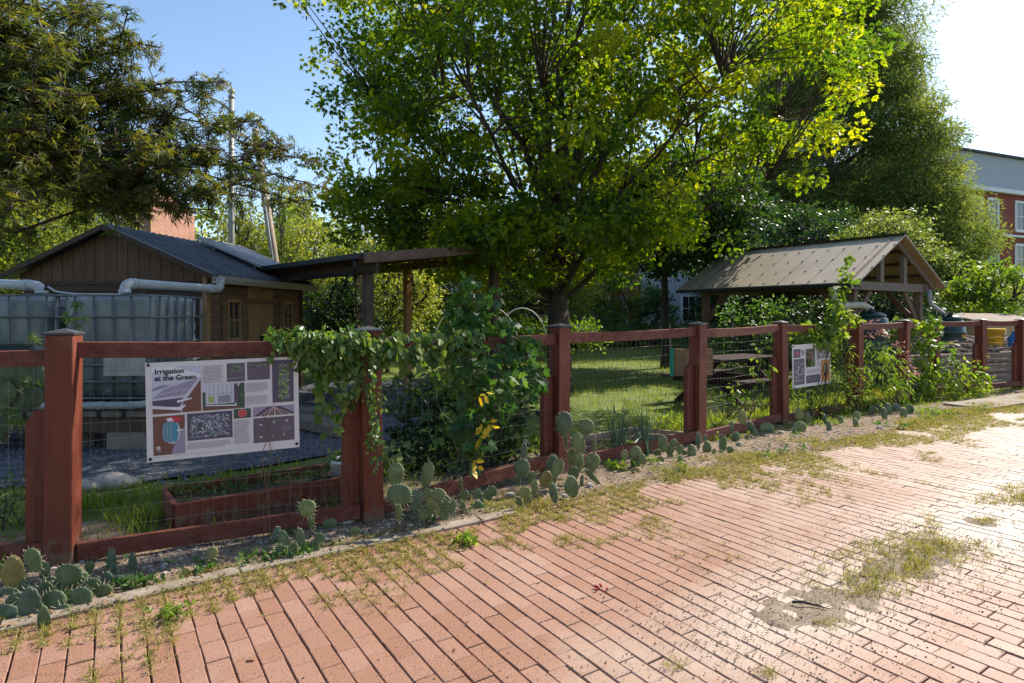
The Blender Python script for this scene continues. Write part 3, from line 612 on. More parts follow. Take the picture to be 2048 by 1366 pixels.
# ------------------------------------------------------------------ shed
SO = Vector((-4.27, 8.6, 0)); SD = Vector((.101, .995, 0)).normalized(); SG = Vector((-SD.y, SD.x, 0)); Z = Vector((0, 0, 1))
def shed():
    w_, L, he, ha = 2.84, 2.95, 1.98, 2.60
    t = thing('garden_shed', 'brown wooden shed with metal roof behind the white water tanks', 'shed', tuple(SO))
    def sp(u, v, z): return SO+SG*u+SD*v+Z*z
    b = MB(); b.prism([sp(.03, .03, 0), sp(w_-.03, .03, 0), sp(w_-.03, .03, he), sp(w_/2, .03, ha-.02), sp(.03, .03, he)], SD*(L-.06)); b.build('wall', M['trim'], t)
    # gable boards: vertical above, horizontal below
    b = MB(); n = 17
    for k in range(n):
        a, c = k*w_/n+.004, (k+1)*w_/n-.004
        def top(u): return he+(ha-he)*(1-abs(u-w_/2)/(w_/2))
        ex = [a, c]+([w_/2] if a < w_/2 < c else []); ex.sort()
        b.prism([sp(a, .012, 1.865)]+[sp(x, .012, top(x)) for x in ex]+[sp(c, .012, 1.865)], SD*-.018*(1+.15*rng.random()))
    b.build('gable_boards', M['shedwood'], t)
    b = MB()
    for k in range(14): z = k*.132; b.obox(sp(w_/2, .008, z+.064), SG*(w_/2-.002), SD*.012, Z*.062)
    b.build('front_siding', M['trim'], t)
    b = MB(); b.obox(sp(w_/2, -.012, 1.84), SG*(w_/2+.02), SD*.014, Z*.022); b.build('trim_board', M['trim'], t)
    b = MB()
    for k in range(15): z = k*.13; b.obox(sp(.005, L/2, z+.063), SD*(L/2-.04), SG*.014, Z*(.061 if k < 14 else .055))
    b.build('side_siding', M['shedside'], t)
    for v in (.0, L-.0):
        b = MB(); b.obox(sp(-.004, v, .98), SD*.045, SG*.035, Z*.975); b.build('corner_post', M['frame'] if v == 0 else M['trim'], t)
    # windows with shutters
    for v0, v1 in ((.50, .82), (2.24, 2.58)):
        wz0, wz1 = 1.02, 1.60; fr = MB()
        for a, c in (((v0, wz0), (v1, wz0)), ((v0, wz1), (v1, wz1))): fr.beam(sp(-.02, a[0]-.03, a[1]), sp(-.02, c[0]+.03, c[1]), .05, .05)
        for v in (v0, v1): fr.beam(sp(-.02, v, wz0+.026), sp(-.02, v, wz1-.026), .045, .045)
        f = fr.build('window', M['frame'], t)
        b = MB(); b.obox(sp(-.010, (v0+v1)/2, (wz0+wz1)/2), SD*((v1-v0)/2-.022), SG*.004, Z*.26); b.build('pane', M['glass'], f)
        b = MB(); b.beam(sp(-.022, (v0+v1)/2, wz0+.03), sp(-.022, (v0+v1)/2, wz1-.03), .014, .02); b.beam(sp(-.021, v0+.03, 1.31), sp(-.021, v1-.03, 1.31), .014, .018); b.build('muntin', M['frame'], f)
        b = MB(); b.obox(sp(-.05, (v0+v1)/2, wz0-.045), SD*.22, SG*.05, Z*.014); b.build('sill', M['frame'], f)
        for v in (v0-.10, v1+.10):
            b = MB(); b.obox(sp(-.024, v, 1.31), SD*.055, SG*.014, Z*.31); b.obox(sp(-.042, v, 1.50), SD*.054, SG*.004, Z*.02); b.obox(sp(-.042, v, 1.12), SD*.054, SG*.004, Z*.02); b.build('shutter', M['shedside'], t)
    for v0, v1 in ((1.06, 1.44), (1.46, 1.84)):
        b = MB()
        for k in range(4): a = v0+(v1-v0)*k/4; b.obox(sp(-.022, a+(v1-v0)/8, .93), SD*((v1-v0)/8-.004), SG*.014, Z*.91)
        d = b.build('door', M['frame'], t)
        b = MB(); b.obox(sp(-.042, (v0+v1)/2, .25), SD*.17, SG*.006, Z*.04); b.obox(sp(-.042, (v0+v1)/2, 1.6), SD*.17, SG*.006, Z*.04); b.build('brace', M['shedside'], d)
        b = MB(); b.obox(sp(-.055, 1.42 if v0 < 1.2 else 1.49, 1.0), SD*.01, SG*.012, Z*.05); b.build('handle', M['black'], d)
    # roof: two ribbed slopes
    oh, of = .20, .16
    for sgn in (0, 1):
        b = MB(); e = -oh if sgn == 0 else w_+oh; ze = he-(ha-he)/(w_/2)*oh+.03; zr = ha+.03; n = 22
        for k in range(n):
            v0 = -of+(L+2*of)*k/n; v1 = -of+(L+2*of)*(k+1)/n; vm = v0+(v1-v0)*.8
            q_ = [sp(e, v0, ze), sp(e, vm, ze), sp(w_/2, vm, zr), sp(w_/2, v0, zr)]; b.prism(q_, Z*.022)
            q_ = [sp(e, vm, ze), sp(e, v1, ze), sp(w_/2, v1, zr), sp(w_/2, vm, zr)]; b.prism(q_, Z*.045)
        b.build('roof', M['metalroof'], t)
        b = MB(); a_, c_ = sp(e, -of-.012, ze-.055), sp(w_/2, -of-.012, zr-.055); b.prism([a_, c_, c_+Z*.075, a_+Z*.075], SD*-.022); b.build('barge_board', M['trim'], t)
    ze = he-(ha-he)/(w_/2)*oh
    b = MB(); x0 = -oh
    prof = [(x0+.01, ze+.03), (x0+.01, ze-.07), (x0-.07, ze-.07), (x0-.10, ze-.02), (x0-.105, ze+.035), (x0-.09, ze+.035), (x0-.06, ze-.045), (x0+.0, ze-.045)]
    b.prism([sp(u, -of-.01, z) for u, z in prof], SD*(L+2*of+.02)); b.build('gutter', M['gutter'], t)
    # solar panel on the alley-side slope
    def rp(f, v, h): return sp(-oh+(w_/2+oh)*f, v, ze+.06+(ha-ze)*f)+Z*h
    b = MB(); b.prism([rp(.18, 1.7, .10), rp(.18, 3.0, .10), rp(.86, 3.0, .10), rp(.86, 1.7, .10)], Z*.03); sol = b.build('solar_panel', mat('dusty solar glass', (.035, .04, .055), .45, .2, 3, 0, spec=.3), t)
    b = MB()
    for a, c in ((rp(.18, 1.69, .1), rp(.86, 1.69, .1)), (rp(.18, 3.01, .1), rp(.86, 3.01, .1)), (rp(.17, 1.7, .1), rp(.17, 3.0, .1)), (rp(.87, 1.7, .1), rp(.87, 3.0, .1))): b.beam(a+Z*.015, c+Z*.015, .03, .045)
    b.build('panel_frame', M['lampgrey'], sol)
    b = MB()
    for v in (1.85, 2.85): b.beam(rp(.3, v, -.02), rp(.3, v, .1), .03, .03); b.beam(rp(.75, v, -.02), rp(.75, v, .1), .03, .03)
    b.build('panel_bracket', M['lampgrey'], sol)
    return sp
sp = shed()
# thin white pipe standing at the shed corner
t = thing('corner_pipe', 'thin white and black vertical pipe beside the shed corner', 'pipe', tuple(sp(.10, -.12, 0)))
b = MB(); b.tube([sp(.10, -.12, .0), sp(.10, -.12, 1.60)], .016, 8); b.tube([sp(.10, -.12, 1.60), sp(.42, -.12, 1.62)], .016, 8); b.build('pipe_run', M['pvc'], t)
b = MB(); [b.tube([sp(.10, -.12, z), sp(.10, -.12, z+.06)], .022, 8) for z in (1.0, 1.12, 1.3)]; b.build('coupling', M['black'], t)

# ------------------------------------------------------------------ water tanks
def tank(x0, label, lid=True):
    W_, D, z0, H_ = .96, 1.02, .52, 1.07; y0 = 6.3
    t = thing('water_tank', label, 'water tank', (x0+W_/2, y0+D/2, z0), 'caged water tanks on the timber platform')
    # rounded bottle
    b = MB(); r = .09; ins = .03; lay = [(0, .05), (.03, 0), (.30, 0), (.32, .012), (.60, .012), (.62, 0), (H_-.10, 0), (H_-.04, .02), (H_-.015, .07)]
    rings = []
    for z, i2 in lay:
        k = ins+i2; x_0, x_1, y_0, y_1 = x0+k, x0+W_-k, y0+k, y0+D-k; ring = []
        for cx_, cy_, a0 in ((x_1-r, y_1-r, 0), (x_0+r, y_1-r, 90), (x_0+r, y_0+r, 180), (x_1-r, y_0+r, 270)):
            for q_ in range(5): a = R(a0+q_*22.5); ring.append((cx_+r*math.cos(a), cy_+r*math.sin(a), z0+.02+z))
        rings.append(ring)
    n = 20; b.smooth = True
    b.add([p for rg in rings for p in rg], [(i*n+j, i*n+(j+1) % n, (i+1)*n+(j+1) % n, (i+1)*n+j) for i in range(len(rings)-1) for j in range(n)]+[tuple(range(n-1, -1, -1)), tuple(range((len(rings)-1)*n, len(rings)*n))])
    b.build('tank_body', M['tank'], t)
    b = MB(); x1, y1 = x0+W_, y0+D
    for k in range(6):
        x = x0+.0+W_*k/5; b.tube([(x, y0, z0), (x, y0, z0+H_)], .013, 6); b.tube([(x, y1, z0), (x, y1, z0+H_)], .013, 6)
    for k in range(1, 6):
        y = y0+D*k/6; b.tube([(x0, y, z0), (x0, y, z0+H_)], .013, 6); b.tube([(x1, y, z0), (x1, y, z0+H_)], .013, 6)
    for z in (.02, .19, .36, .58, .85, 1.07):
        e = .012; b.tube([(x0-e, y0-e, z0+z), (x1+e, y0-e, z0+z), (x1+e, y1+e, z0+z), (x0-e, y1+e, z0+z), (x0-e, y0-e, z0+z)], .012, 6)
    b.build('cage', M['cage'], t)
    b = MB(); b.lathe((x0+W_*.5, y0+D*.5, z0+H_-.01), [(.11, 0), (.11, .04), (.09, .05)], 16); b.build('lid', M['black'], t)
    b = MB(); b.box(x0+.5, y0-.030, z0+.25, x0+.93, y0-.026, z0+.48) if lid else b.box(x0+.1, y0-.030, z0+.36, x0+.8, y0-.026, z0+.56)
    b.build('label_plate', mat('faded label', (.40, .38, .33) if lid else (.012, .035, .04), .6, .3, 7, 0), t)
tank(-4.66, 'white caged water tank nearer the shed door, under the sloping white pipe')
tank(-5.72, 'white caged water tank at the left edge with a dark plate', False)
def platform():
    t = thing('tank_platform', 'dark timber platform on concrete blocks under the caged tanks', 'platform', (-4.6, 6.8, 0))
    for y in (6.36, 6.8, 7.26):
        b = MB(); b.box(-5.85, y-.06, .19, -3.62, y+.06, .36); b.build('beam', M['darkwood'], t)
    b = MB()
    for k in range(9): x = -5.80+k*.25; b.box(x-.10, 6.22, .362, x+.10, 7.40, .415)
    b.build('deck_boards', M['oldwood'], t)
    b = MB()
    for k in range(9): x = -5.80+k*.25; b.box(x-.05, 6.26, .417, x+.05, 7.36, .515)
    b.build('pallet', M['darkwood'], t)
    for x in (-5.5, -4.6, -3.95):
        for y in (6.4, 7.2):
            b = MB(); b.box(x-.20, y-.10, -.02, x+.20, y+.10, .188); b.build('block', M['concrete'], t, bevel=.005)
platform()
def bend(pts, r=.09, n=4):      # round the corners of a pipe run
    pts = [Vector(p) for p in pts]; out = [pts[0]]
    for a, c, e in zip(pts[:-2], pts[1:-1], pts[2:]):
        p = c+(a-c).normalized()*r; q_ = c+(e-c).normalized()*r
        for k in range(n+1):
            f = k/n; out.append(p.lerp(c, f).lerp(c.lerp(q_, f), f))
    out.append(pts[-1]); return out
def pipe(name, label, pts, r, m, joints=()):
    t = thing(name, label, 'pipe', tuple(Vector(pts[-1])))
    bp_ = bend(pts); b = MB(); b.tube(bp_, r, 14); b.build('pipe_run', m, t)
    for j in joints:
        a, c = Vector(pts[j[0]]), Vector(pts[j[0]+1]); p = a.lerp(c, j[1]); d = (c-a).normalized()
        b = MB(); b.tube([p-d*.03, p+d*.03], r*1.13, 14); b.build('coupling', m, t)
g0 = sp(-.27, -.10, 1.90)
pipe('drain_pipe', 'fat white drain pipe sloping from the shed gutter to the right tank', [g0, g0-Z*.16-SD*.0, P(250, 566, 6.95), P(250, 596, 6.95)], .055, M['pvc'], ((1, .12), (1, .93), (2, .6)))
pipe('drain_pipe', 'fat white drain pipe entering the top of the leftmost tank', [P(-60, 566, 6.9), P(82, 571, 6.9), P(84, 598, 6.9)], .055, M['pvc'], ((0, .8), (1, .6)))
t = thing('hose', 'thin white overflow hose looping along the tank tops', 'hose', tuple(P(92, 570, 6.9)))
b = MB(); b.tube(bend([P(86, 592, 6.9), P(95, 572, 6.9), P(110, 583, 6.85), P(150, 588, 6.8), P(240, 589, 6.8)], .05), .011, 7); b.build('hose_run', M['pvc'], t)
b = MB(); b.tube([P(91, 579, 6.9), P(97, 571, 6.9)], .02, 8); b.build('coupling', M['black'], t)
pipe('manifold_pipe', 'white pipe running low along the front of both tanks', [(-6.4, 6.14, .475), (-3.72, 6.14, .49), (-3.68, 6.5, .49)], .037, M['dirtypvc'], ((0, .45), (0, .55), (0, .70), (0, .78), (0, .86), (0, .97)))

# ------------------------------------------------------------------ open shelter beside the shed
def shelter():
    A = Vector((-1.99, 8.5, 0)); e1 = Vector((-.69, .72, 0)).normalized(); e2 = Vector((e1.y, -e1.x, 0)); 
    w1, w2, zl, zh = 4.4, 2.35, 2.07, 2.37
    t = thing('open_shelter', 'flat roofed open timber shelter standing between the shed and the tree', 'shelter', tuple(A))
    for (a, c, z, m) in ((0, 0, zl, 'darkwood'), (w1, 0, zl, 'darkwood'), (2.5, w2, zh, 'sunlitwood'), (w1, w2, zh, 'darkwood'), (0, w2, zh, 'darkwood')):
        p = A+e1*a+e2*c; b = MB(); b.obox(p+Z*(z-.10)/2, e1*.062, e2*.062, Z*(z-.10)/2); b.build('post', M[m], t, bevel=.004)
    def sp2(a, c, h=0): return A+e1*a+e2*c+Z*(zl+(zh-zl)*c/w2+h)
    for c, m in ((0, 'darkwood'), (w2, 'sunlitwood')):
        b = MB(); b.beam(sp2(-.25, c, -.05), sp2(w1+.2, c, -.05), .05, .14); b.build('beam', M[m], t)
    for a in (-.0, w1):
        b = MB(); b.beam(sp2(a, -.2, .08), sp2(a, w2+.2, .08), .05, .11); b.build('rafter', M['pavwood'], t)
    for k in range(1, 9):
        b = MB(); b.beam(sp2(w1*k/9, -.15, .075), sp2(w1*k/9, w2+.15, .075), .04, .09); b.build('rafter', M['darkwood'], t)
    b = MB(); b.prism([sp2(-.3, -.25, .14), sp2(w1+.3, -.25, .14), sp2(w1+.3, w2+.25, .14), sp2(-.3, w2+.25, .14)], Z*.03); b.build('roof', M['metalroof'], t)
    b = MB(); b.beam(sp2(-.31, -.29, .13), sp2(w1+.3, -.29, .13), .10, .07); b.build('gutter', M['black'], t)
    b = MB(); b.beam(sp2(-.32, -.25, .10), sp2(-.32, w2+.25, .10), .03, .13); b.build('fascia', M['pavwood'], t)
    b = MB(); b.tube(bend([sp2(-.2, -.30, .09), sp2(-.2, -.30, -.04), sp2(.1, -.12, -.09), sp2(1.7, -.12, -.10)], .05), .03, 8); b.build('downpipe', M['black'], t)
    b = MB(); c = sp2(.75, 0, -.12)
    b.tube([c+e1*-.16, c+e1*-.16-Z*.14], .012, 6); b.tube([c+e1*.16, c+e1*.16-Z*.14], .012, 6)
    b.tube([c+e1*-.34-Z*.30, c+e1*-.2-Z*.15, c+e1*.2-Z*.15, c+e1*.34-Z*.30], .014, 6); b.build('hanging_bracket', M['black'], t)
shelter()

# ------------------------------------------------------------------ pavilion
def pavilion():
    Rr = Vector((6.13, 11.2, 0)); g = T2.copy(); e = N2.copy(); Wd, Lg = 3.27, 3.95; ze, za = 1.985, 2.90
    t = thing('pavilion', 'open timber pavilion with pitched brown grey roof behind the flower bed', 'pavilion', tuple(Rr))
    def q_(a, c, z): return Rr+g*a+e*c+Z*z
    ins = .35
    for a in (ins, Wd-ins):
        for c in (.12, Lg-.45):
            b = MB(); b.obox(q_(a, c, .93), g*.07, e*.07, Z*.93); b.build('post', M['pavwood'], t, bevel=.006)
            for s_, ax in ((1 if a < 1 else -1, g), (1 if c < 1 else -1, e)):
                b = MB(); b.beam(q_(a, c, 1.25)+ax*s_*.06, q_(a, c, 1.86)+ax*s_*.62, .05, .10); b.build('brace', M['pavwood'], t, bevel=.004)
    for c in (.12, Lg-.45):
        b = MB(); b.beam(q_(.02, c-.09, 1.93), q_(Wd-.02, c-.09, 1.93), .06, .16); b.build('tie_beam', M['oldwood'], t, bevel=.004)
        k = (za-ze)/(Wd/2)
        for s_ in (0, 1):
            a0, a1 = (0, Wd/2) if s_ == 0 else (Wd, Wd/2)
            b = MB(); b.beam(q_(a0, c-.16, ze-.03), q_(a1, c-.16, za-.03), .05, .15); b.build('rafter', M['oldwood'], t)
        for a in (Wd*.36, Wd*.64):
            zt = ze+k*min(a, Wd-a)-.06
            b = MB(); b.obox(q_(a, c-.09, (2.01+zt)/2), g*.065, e*.04, Z*(zt-2.01)/2); b.build('king_post', M['oldwood'], t)
        b = MB(); b.beam(q_(Wd*.5, c, za-.12), q_(Wd*.68, c+.4, 2.1), .04, .09); b.build('brace', M['pavwood'], t)
    for a in (ins, Wd-ins):
        b = MB(); b.beam(q_(a, 0, 1.93), q_(a, Lg-.3, 1.93), .09, .13); b.build('plate_beam', M['pavwood'], t)
    for k in range(1, 4):
        for s_ in (0, 1):
            f = k/4; a = Wd/2*f if s_ == 0 else Wd-Wd/2*f; z = ze+(za-ze)*f-.03
            b = MB(); b.beam(q_(a, -.0, z), q_(a, Lg-.05, z), .09, .035); b.build('purlin', M['darkwood'], t)
    rm = mat('brown grey roofing sheet', (.34, .285, .22), .5, .12, 2, .08, col2=(.44, .37, .29), spec=.4)
    rmu = mat('underside boards', (.32, .23, .13), .8, .2, 6, .2)
    n = 13
    for s_ in (0, 1):
        a0 = -.10 if s_ == 0 else Wd+.10; k = (za-ze)/(Wd/2); z0 = ze-.10*k; b = MB()
        for i in range(n):
            c0_ = -.22+(Lg+.22)*i/n; c1_ = -.22+(Lg+.22)*(i+1)/n-.006
            lift = .003*(i % 2)
            b.prism([q_(a0, c0_, z0+.02+lift), q_(a0, c1_, z0+.02+lift), q_(Wd/2, c1_, za+.02+lift), q_(Wd/2, c0_, za+.02+lift)], Z*.024)
        b.build('roof', rm, t)
        b = MB()
        for i in range(n):
            for f in (.04, .28, .52, .76, .96):
                c_ = -.22+(Lg+.22)*(i+.03)/n; p_ = q_(a0+(Wd/2-a0)*f, c_, z0+(za-z0)*f+.053); b.obox(p_, g*.012, e*.012, Z*.008)
        tag(b.build('roofing_screws', M['trim'], t), kind='stuff')
        b = MB(); b.prism([q_(a0, -.20, z0+.002), q_(a0, Lg-.02, z0+.002), q_(Wd/2, Lg-.02, za+.002), q_(Wd/2, -.20, za+.002)], Z*.016); b.build('roof_lining', rmu, t)
    b = MB(); b.beam(q_(-.13, -.22, ze-.065), q_(-.13, Lg, ze-.065), .07, .07); b.build('gutter', M['black'], t, bevel=.01)
    b = MB(); b.beam(q_(Wd/2, -.23, za+.055), q_(Wd/2, Lg+.01, za+.055), .16, .02); b.build('ridge_cap', M['trim'], t)
    return q_
pq = pavilion()

# rain barrels
def barrel(c, label, h=.85, r=.30, m='darkgreen'):
    t = thing('rain_barrel', label, 'barrel', tuple(c), 'dark rain barrels by the pavilion')
    prof = [(r*.88, 0), (r*.95, .03), (r, h*.3), (r*1.03, h*.31), (r*1.03, h*.34), (r, h*.35), (r, h*.66), (r*1.03, h*.67), (r*1.03, h*.70), (r, h*.71), (r*.93, h*.95), (r*.8, h)]
    b = MB(); b.lathe(c, prof, 24); b.build('barrel_body', M[m], t)
    b = MB(); b.lathe(Vector(c)+Z*h, [(r*.82, 0), (r*.84, .03), (r*.5, .09), (r*.2, .10)], 24); b.build('lid', M['darkgreen'] if m != 'dirtypvc' else M['dirtypvc'], t)
    b = MB(); b.tube([Vector(c)+Vector((-.1, -r*.4, h+.05)), Vector(c)+Vector((-.05, -r*.5, h+.14))], .05, 10); b.build('inlet', M['black'], t)
    return t
bc = Vector(((1742-CX)/F*11.5, 11.5, 0)); barrel(bc+Z*.47, 'dark green barrel fed by the cream elbow pipe under the pavilion eave', .88)
bc2 = Vector(((1898-CX)/F*12.9, 12.9, 0)); barrel(bc2+Z*.42, 'dark green ribbed barrel to the right of the pavilion posts', .86, .29)
for c, lb in ((bc, 'grey timber stand under the elbow pipe barrel'), (bc2, 'grey timber stand under the right hand barrel')):
    t = thing('barrel_stand', lb, 'stand', tuple(c)); 
    hh = .47 if c is bc else .42
    b = MB(); b.box(c.x-.36, c.y-.36, hh-.06, c.x+.36, c.y+.36, hh-.004); b.build('stand_top', M['oldwood'], t)
    for sx in (-1, 1):
        for sy in (-1, 1): b = MB(); b.box(c.x+sx*.3-.05, c.y+sy*.3-.05, 0, c.x+sx*.3+.05, c.y+sy*.3+.05, hh-.062); b.build('leg', M['oldwood'], t)
pipe('drain_pipe', 'cream elbow pipe from the pavilion gutter into the nearer barrel', [P(1668, 575, 11.3), P(1672, 612, 11.3), P(1728, 610, 11.4), P(1744, 622, 11.45), P(1745, 640, 11.5)], .062, mat('cream pvc', (.52, .47, .36), .45, .1, 4, 0), ((1, .3), (2, .7)))
t = thing('drain_pipe', 'flexible silver downspout dropping to the right hand barrel', 'pipe', tuple(P(1866, 590, 12.85)))
b = MB(); pts = bend([P(1858, 580, 12.8), P(1860, 608, 12.85), P(1888, 628, 12.9)], .12, 8); b.tube(pts, [.04+.006*(i % 2) for i in range(len(pts))], 10); b.build('pipe_run', M['dirtypvc'], t)

# picnic table
def picnic():
    c = Vector((3.45, 9.6, 0)); d = T2; n_ = N2
    t = thing('picnic_table', 'dark red picnic table in the shade left of the pavilion', 'table', tuple(c)); m = mat('dark red painted planks', (.025, .008, .008), .9, .3, 8, .2)
    b = MB(); [b.obox(c+n_*(k*.15-.3)+Z*.72, d*.75, n_*.068, Z*.02) for k in range(5)]; b.build('tabletop', m, t)
    for s_ in (-1, 1):
        b = MB(); b.obox(c+n_*s_*.68+Z*.43, d*.75, n_*.13, Z*.02); b.build('bench', m, t)
        b = MB(); b.beam(c+d*s_*.55+n_*-.62, c+d*s_*.55+n_*.18+Z*.70, .04, .09); b.beam(c+d*s_*.595+n_*.62, c+d*s_*.595+n_*-.18+Z*.70, .04, .09); b.beam(c+d*s_*.51+n_*-.75+Z*.38, c+d*s_*.51+n_*.75+Z*.38, .04, .09); b.build('leg', m, t)
picnic()

# ------------------------------------------------------------------ things behind the right-hand bays
def low_bin():
    t = thing('timber_wall', 'low weathered grey timber retaining wall behind the last fence bays', 'wall', (8.2, 11.9, 0))
    a, c = Vector((6.9, 11.15, 0)), Vector((10.6, 12.75, 0))
    for k in range(3): b = MB(); b.beam(a+Z*(.12+k*.21), c+Z*(.12+k*.21)+Vector((0, .01*(k % 2), 0)), .09, .20); b.build('board', M['oldwood'], t, bevel=.008)
    for f in (.0, .48, .98): b = MB(); p = a.lerp(c, f)+Vector((-.04, .10, 0)); b.obox(p+Z*.36, (.05, 0, 0), (0, .05, 0), Z*.36); b.build('post', M['oldwood'], t)
low_bin()
b = MB(); pr = random.Random(3)
for k in range(420):
    p = Vector((pr.uniform(8.0, 11.4), 0, 0)); f = (p.x-6.9)/3.7; p.y = 11.15+1.6*f+pr.uniform(.25, 1.5); h = .45*(1-abs(p.y-12.6-.4*f)/1.6)+.35; p.z = max(.1, h)*pr.uniform(.6, 1.1)+.05
    a = pr.uniform(0, 6.28); l = pr.uniform(.15, .45); dv = Vector((math.cos(a)*l, math.sin(a)*l, pr.uniform(-.1, .1))); b.tube([p-dv, p+Vector((0, 0, .02)), p+dv], pr.uniform(.008, .022), 5)
tag(b.build('brush_pile', mat('dry sticks', (.20, .15, .12), .85, .4, 12, .3, col2=(.38, .31, .27))), 'heap of dry grey sticks and cuttings piled behind the last bays', 'brush pile', kind='stuff')
t = thing('bucket', 'bright yellow plastic bucket on the brush pile behind the fence', 'bucket', tuple(P(1990, 690, 12.6)))
b = MB(); b.lathe(wloc(t), [(.13, 0), (.165, .30), (.175, .30), (.175, .335), (.15, .335)], 20); b.build('bucket_body', M['yellow'], t)
b = MB(); b.tube([wloc(t)+Vector((.17*math.cos(a), -.06-.1*math.sin(a), .31-.1*math.sin(a))) for a in np.linspace(0, math.pi, 9)], .004, 5); b.build('handle', M['cage'], t)
t = thing('jug', 'blue plastic jug beside the yellow bucket at the right edge', 'jug', tuple(P(2028, 693, 12.4)))
b = MB(); b.lathe(wloc(t), [(.10, 0), (.11, .02), (.11, .17), (.05, .24), (.035, .30), (.045, .31)], 14); b.build('jug_body', M['blue'], t)
t = thing('cold_frame', 'long low wooden cold frame with slanted lid in front of the red building', 'cold frame', tuple(P(1975, 650, 14.5)))
a, c = P(1925, 652, 15), P(2052, 652, 15.5); b = MB(); b.beam(Vector((a.x, a.y, .6)), Vector((c.x, c.y, .6)), .9, 1.1); b.build('box', mat('pale new timber', (.42, .31, .17), .8, .2, 6, .2), t)
b = MB(); b.obox((Vector((a.x, a.y, 1.30))+Vector((c.x, c.y, 1.30)))/2, (c-a)*.52, Vector((-.1, .55, .10)), Z*.02); b.build('lid', M['oldwood'], t)

# ------------------------------------------------------------------ buildings
def win(parent, A, u, nrm, x, z, w_, h, glass=None, fw=.09):
    b = MB(); o = A+u*x+Z*z
    for a, c in ((o, o+u*w_), (o+Z*h, o+Z*h+u*w_)): b.beam(a-u*fw/2+nrm*.03, c+u*fw/2+nrm*.03, .08, fw)
    for a in (o, o+u*w_): b.beam(a+nrm*.028+Z*fw/2, a+nrm*.028+Z*(h-fw/2), .07, fw)
    f = b.build('window', M['white'], parent)
    b = MB(); b.obox(o+u*w_/2+Z*h/2+nrm*.005, u*(w_/2-fw/2), nrm*.006, Z*(h/2-fw/2)); b.build('pane', glass or M['glass'], f)
    b = MB(); b.beam(o+Z*h/2+u*fw/2+nrm*.02, o+Z*h/2+u*(w_-fw/2)+nrm*.02, .03, .05); b.beam(o+u*w_/2+Z*fw/2+nrm*.019, o+u*w_/2+Z*(h/2-.026)+nrm*.019, .02, .03); b.beam(o+u*w_/2+Z*(h/2+.026)+nrm*.019, o+u*w_/2+Z*(h-fw/2)+nrm*.019, .02, .03); b.build('muntin', M['white'], f)
    b = MB(); b.beam(o-u*.1-Z*.09+nrm*.06, o+u*(w_+.1)-Z*.09+nrm*.06, .14, .07); b.build('sill', M['white'], f)
# left brick house
def brick_house():
    c = Vector((-12.9, 22.0, 0)); e = Vector((-15.2, 29.5, 0)); l = Vector((-23, 21.0, 0)); H_ = 6.1
    t = thing('brick_house', 'red brick house rising behind the shed roof', 'house', tuple(c))
    back = e+(l-c); b = MB(); b.prism([c, e, back, l], Z*H_); b.build('wall', M['brickwall'], t)
    u = (l-c).normalized(); n_ = Vector((u.y, -u.x, 0)); n_ = n_ if n_.y < 0 else -n_
    for x, z in ((1.05, 3.5), (3.6, 3.5), (6.3, 3.5), (1.05, .9), (3.6, .9)): win(t, c, u, n_, x, z, .95, 1.55, M['skyglass'] if z > 3 else None)
    b = MB(); b.beam(c-u*.25+n_*.12+Z*(H_-.02), l+n_*.12+Z*(H_-.02), .25, .22); b.build('cornice', M['white'], t)
    b = MB(); q_ = [c-u*.1+Z*(H_+.1), e-u*.1+Z*(H_+.1), back+Z*(H_+.1), l+Z*(H_+.1)]; b.prism(q_, Z*.08); b.build('roof', M['metalroof'], t)
    u2 = (e-c).normalized(); n2 = Vector((u2.y, -u2.x, 0)); n2 = n2 if n2.x > 0 else -n2
    for x, z in ((4.4, 2.9), (4.4, .6), (6.2, 3.4)): win(t, c, u2, n2, x, z, .6, 1.1)
brick_house()
def row_building():
    A = Vector((24.1, 37.0, 0)); u = Vector((4.3, 1.8, 0)).normalized(); n_ = Vector((u.y, -u.x, 0)); L = 26; H1, H2 = 9.4, 11.7; dp = Vector((-u.y, u.x, 0))*9
    t = thing('red_building', 'three storey red brick building with white windows beyond the right hand trees', 'building', tuple(A))
    b = MB(); b.prism([A, A+u*L, A+u*L+dp, A+dp], Z*H1); b.build('wall', M['brickred'], t)
    b = MB(); b.prism([A+Z*H1-n_*.0, A+u*L+Z*H1, A+u*L+dp+Z*H1, A+dp+Z*H1], Z*(H2-H1)); b.build('upper_storey', mat('pale grey siding', (.42, .44, .47), .7, .12, 2, .2, (1, 1, 9)), t)
    b = MB(); b.beam(A+n_*.15+Z*(H1), A+u*L+n_*.15+Z*(H1), .34, .26); b.build('cornice', M['white'], t)
    b = MB(); b.beam(A+n_*.05+Z*(H2+.06), A+u*L+n_*.05+Z*(H2+.06), .3, .12); b.build('eave', mat('dark eave', (.05, .05, .06), .6, .2, 5, 0), t)
    b = MB(); b.beam(A+n_*.08+Z*6.55, A+u*L+n_*.08+Z*6.55, .16, .14); b.build('string_course', M['white'], t)
    x = .9; k = 0
    while x < L-1.5:
        for z in (1.4, 4.1, 6.95): win(t, A, u, n_, x, z, 1.0, 1.9, None, .16)
        x += 1.7 if k % 2 == 0 else 2.9; k += 1
row_building()
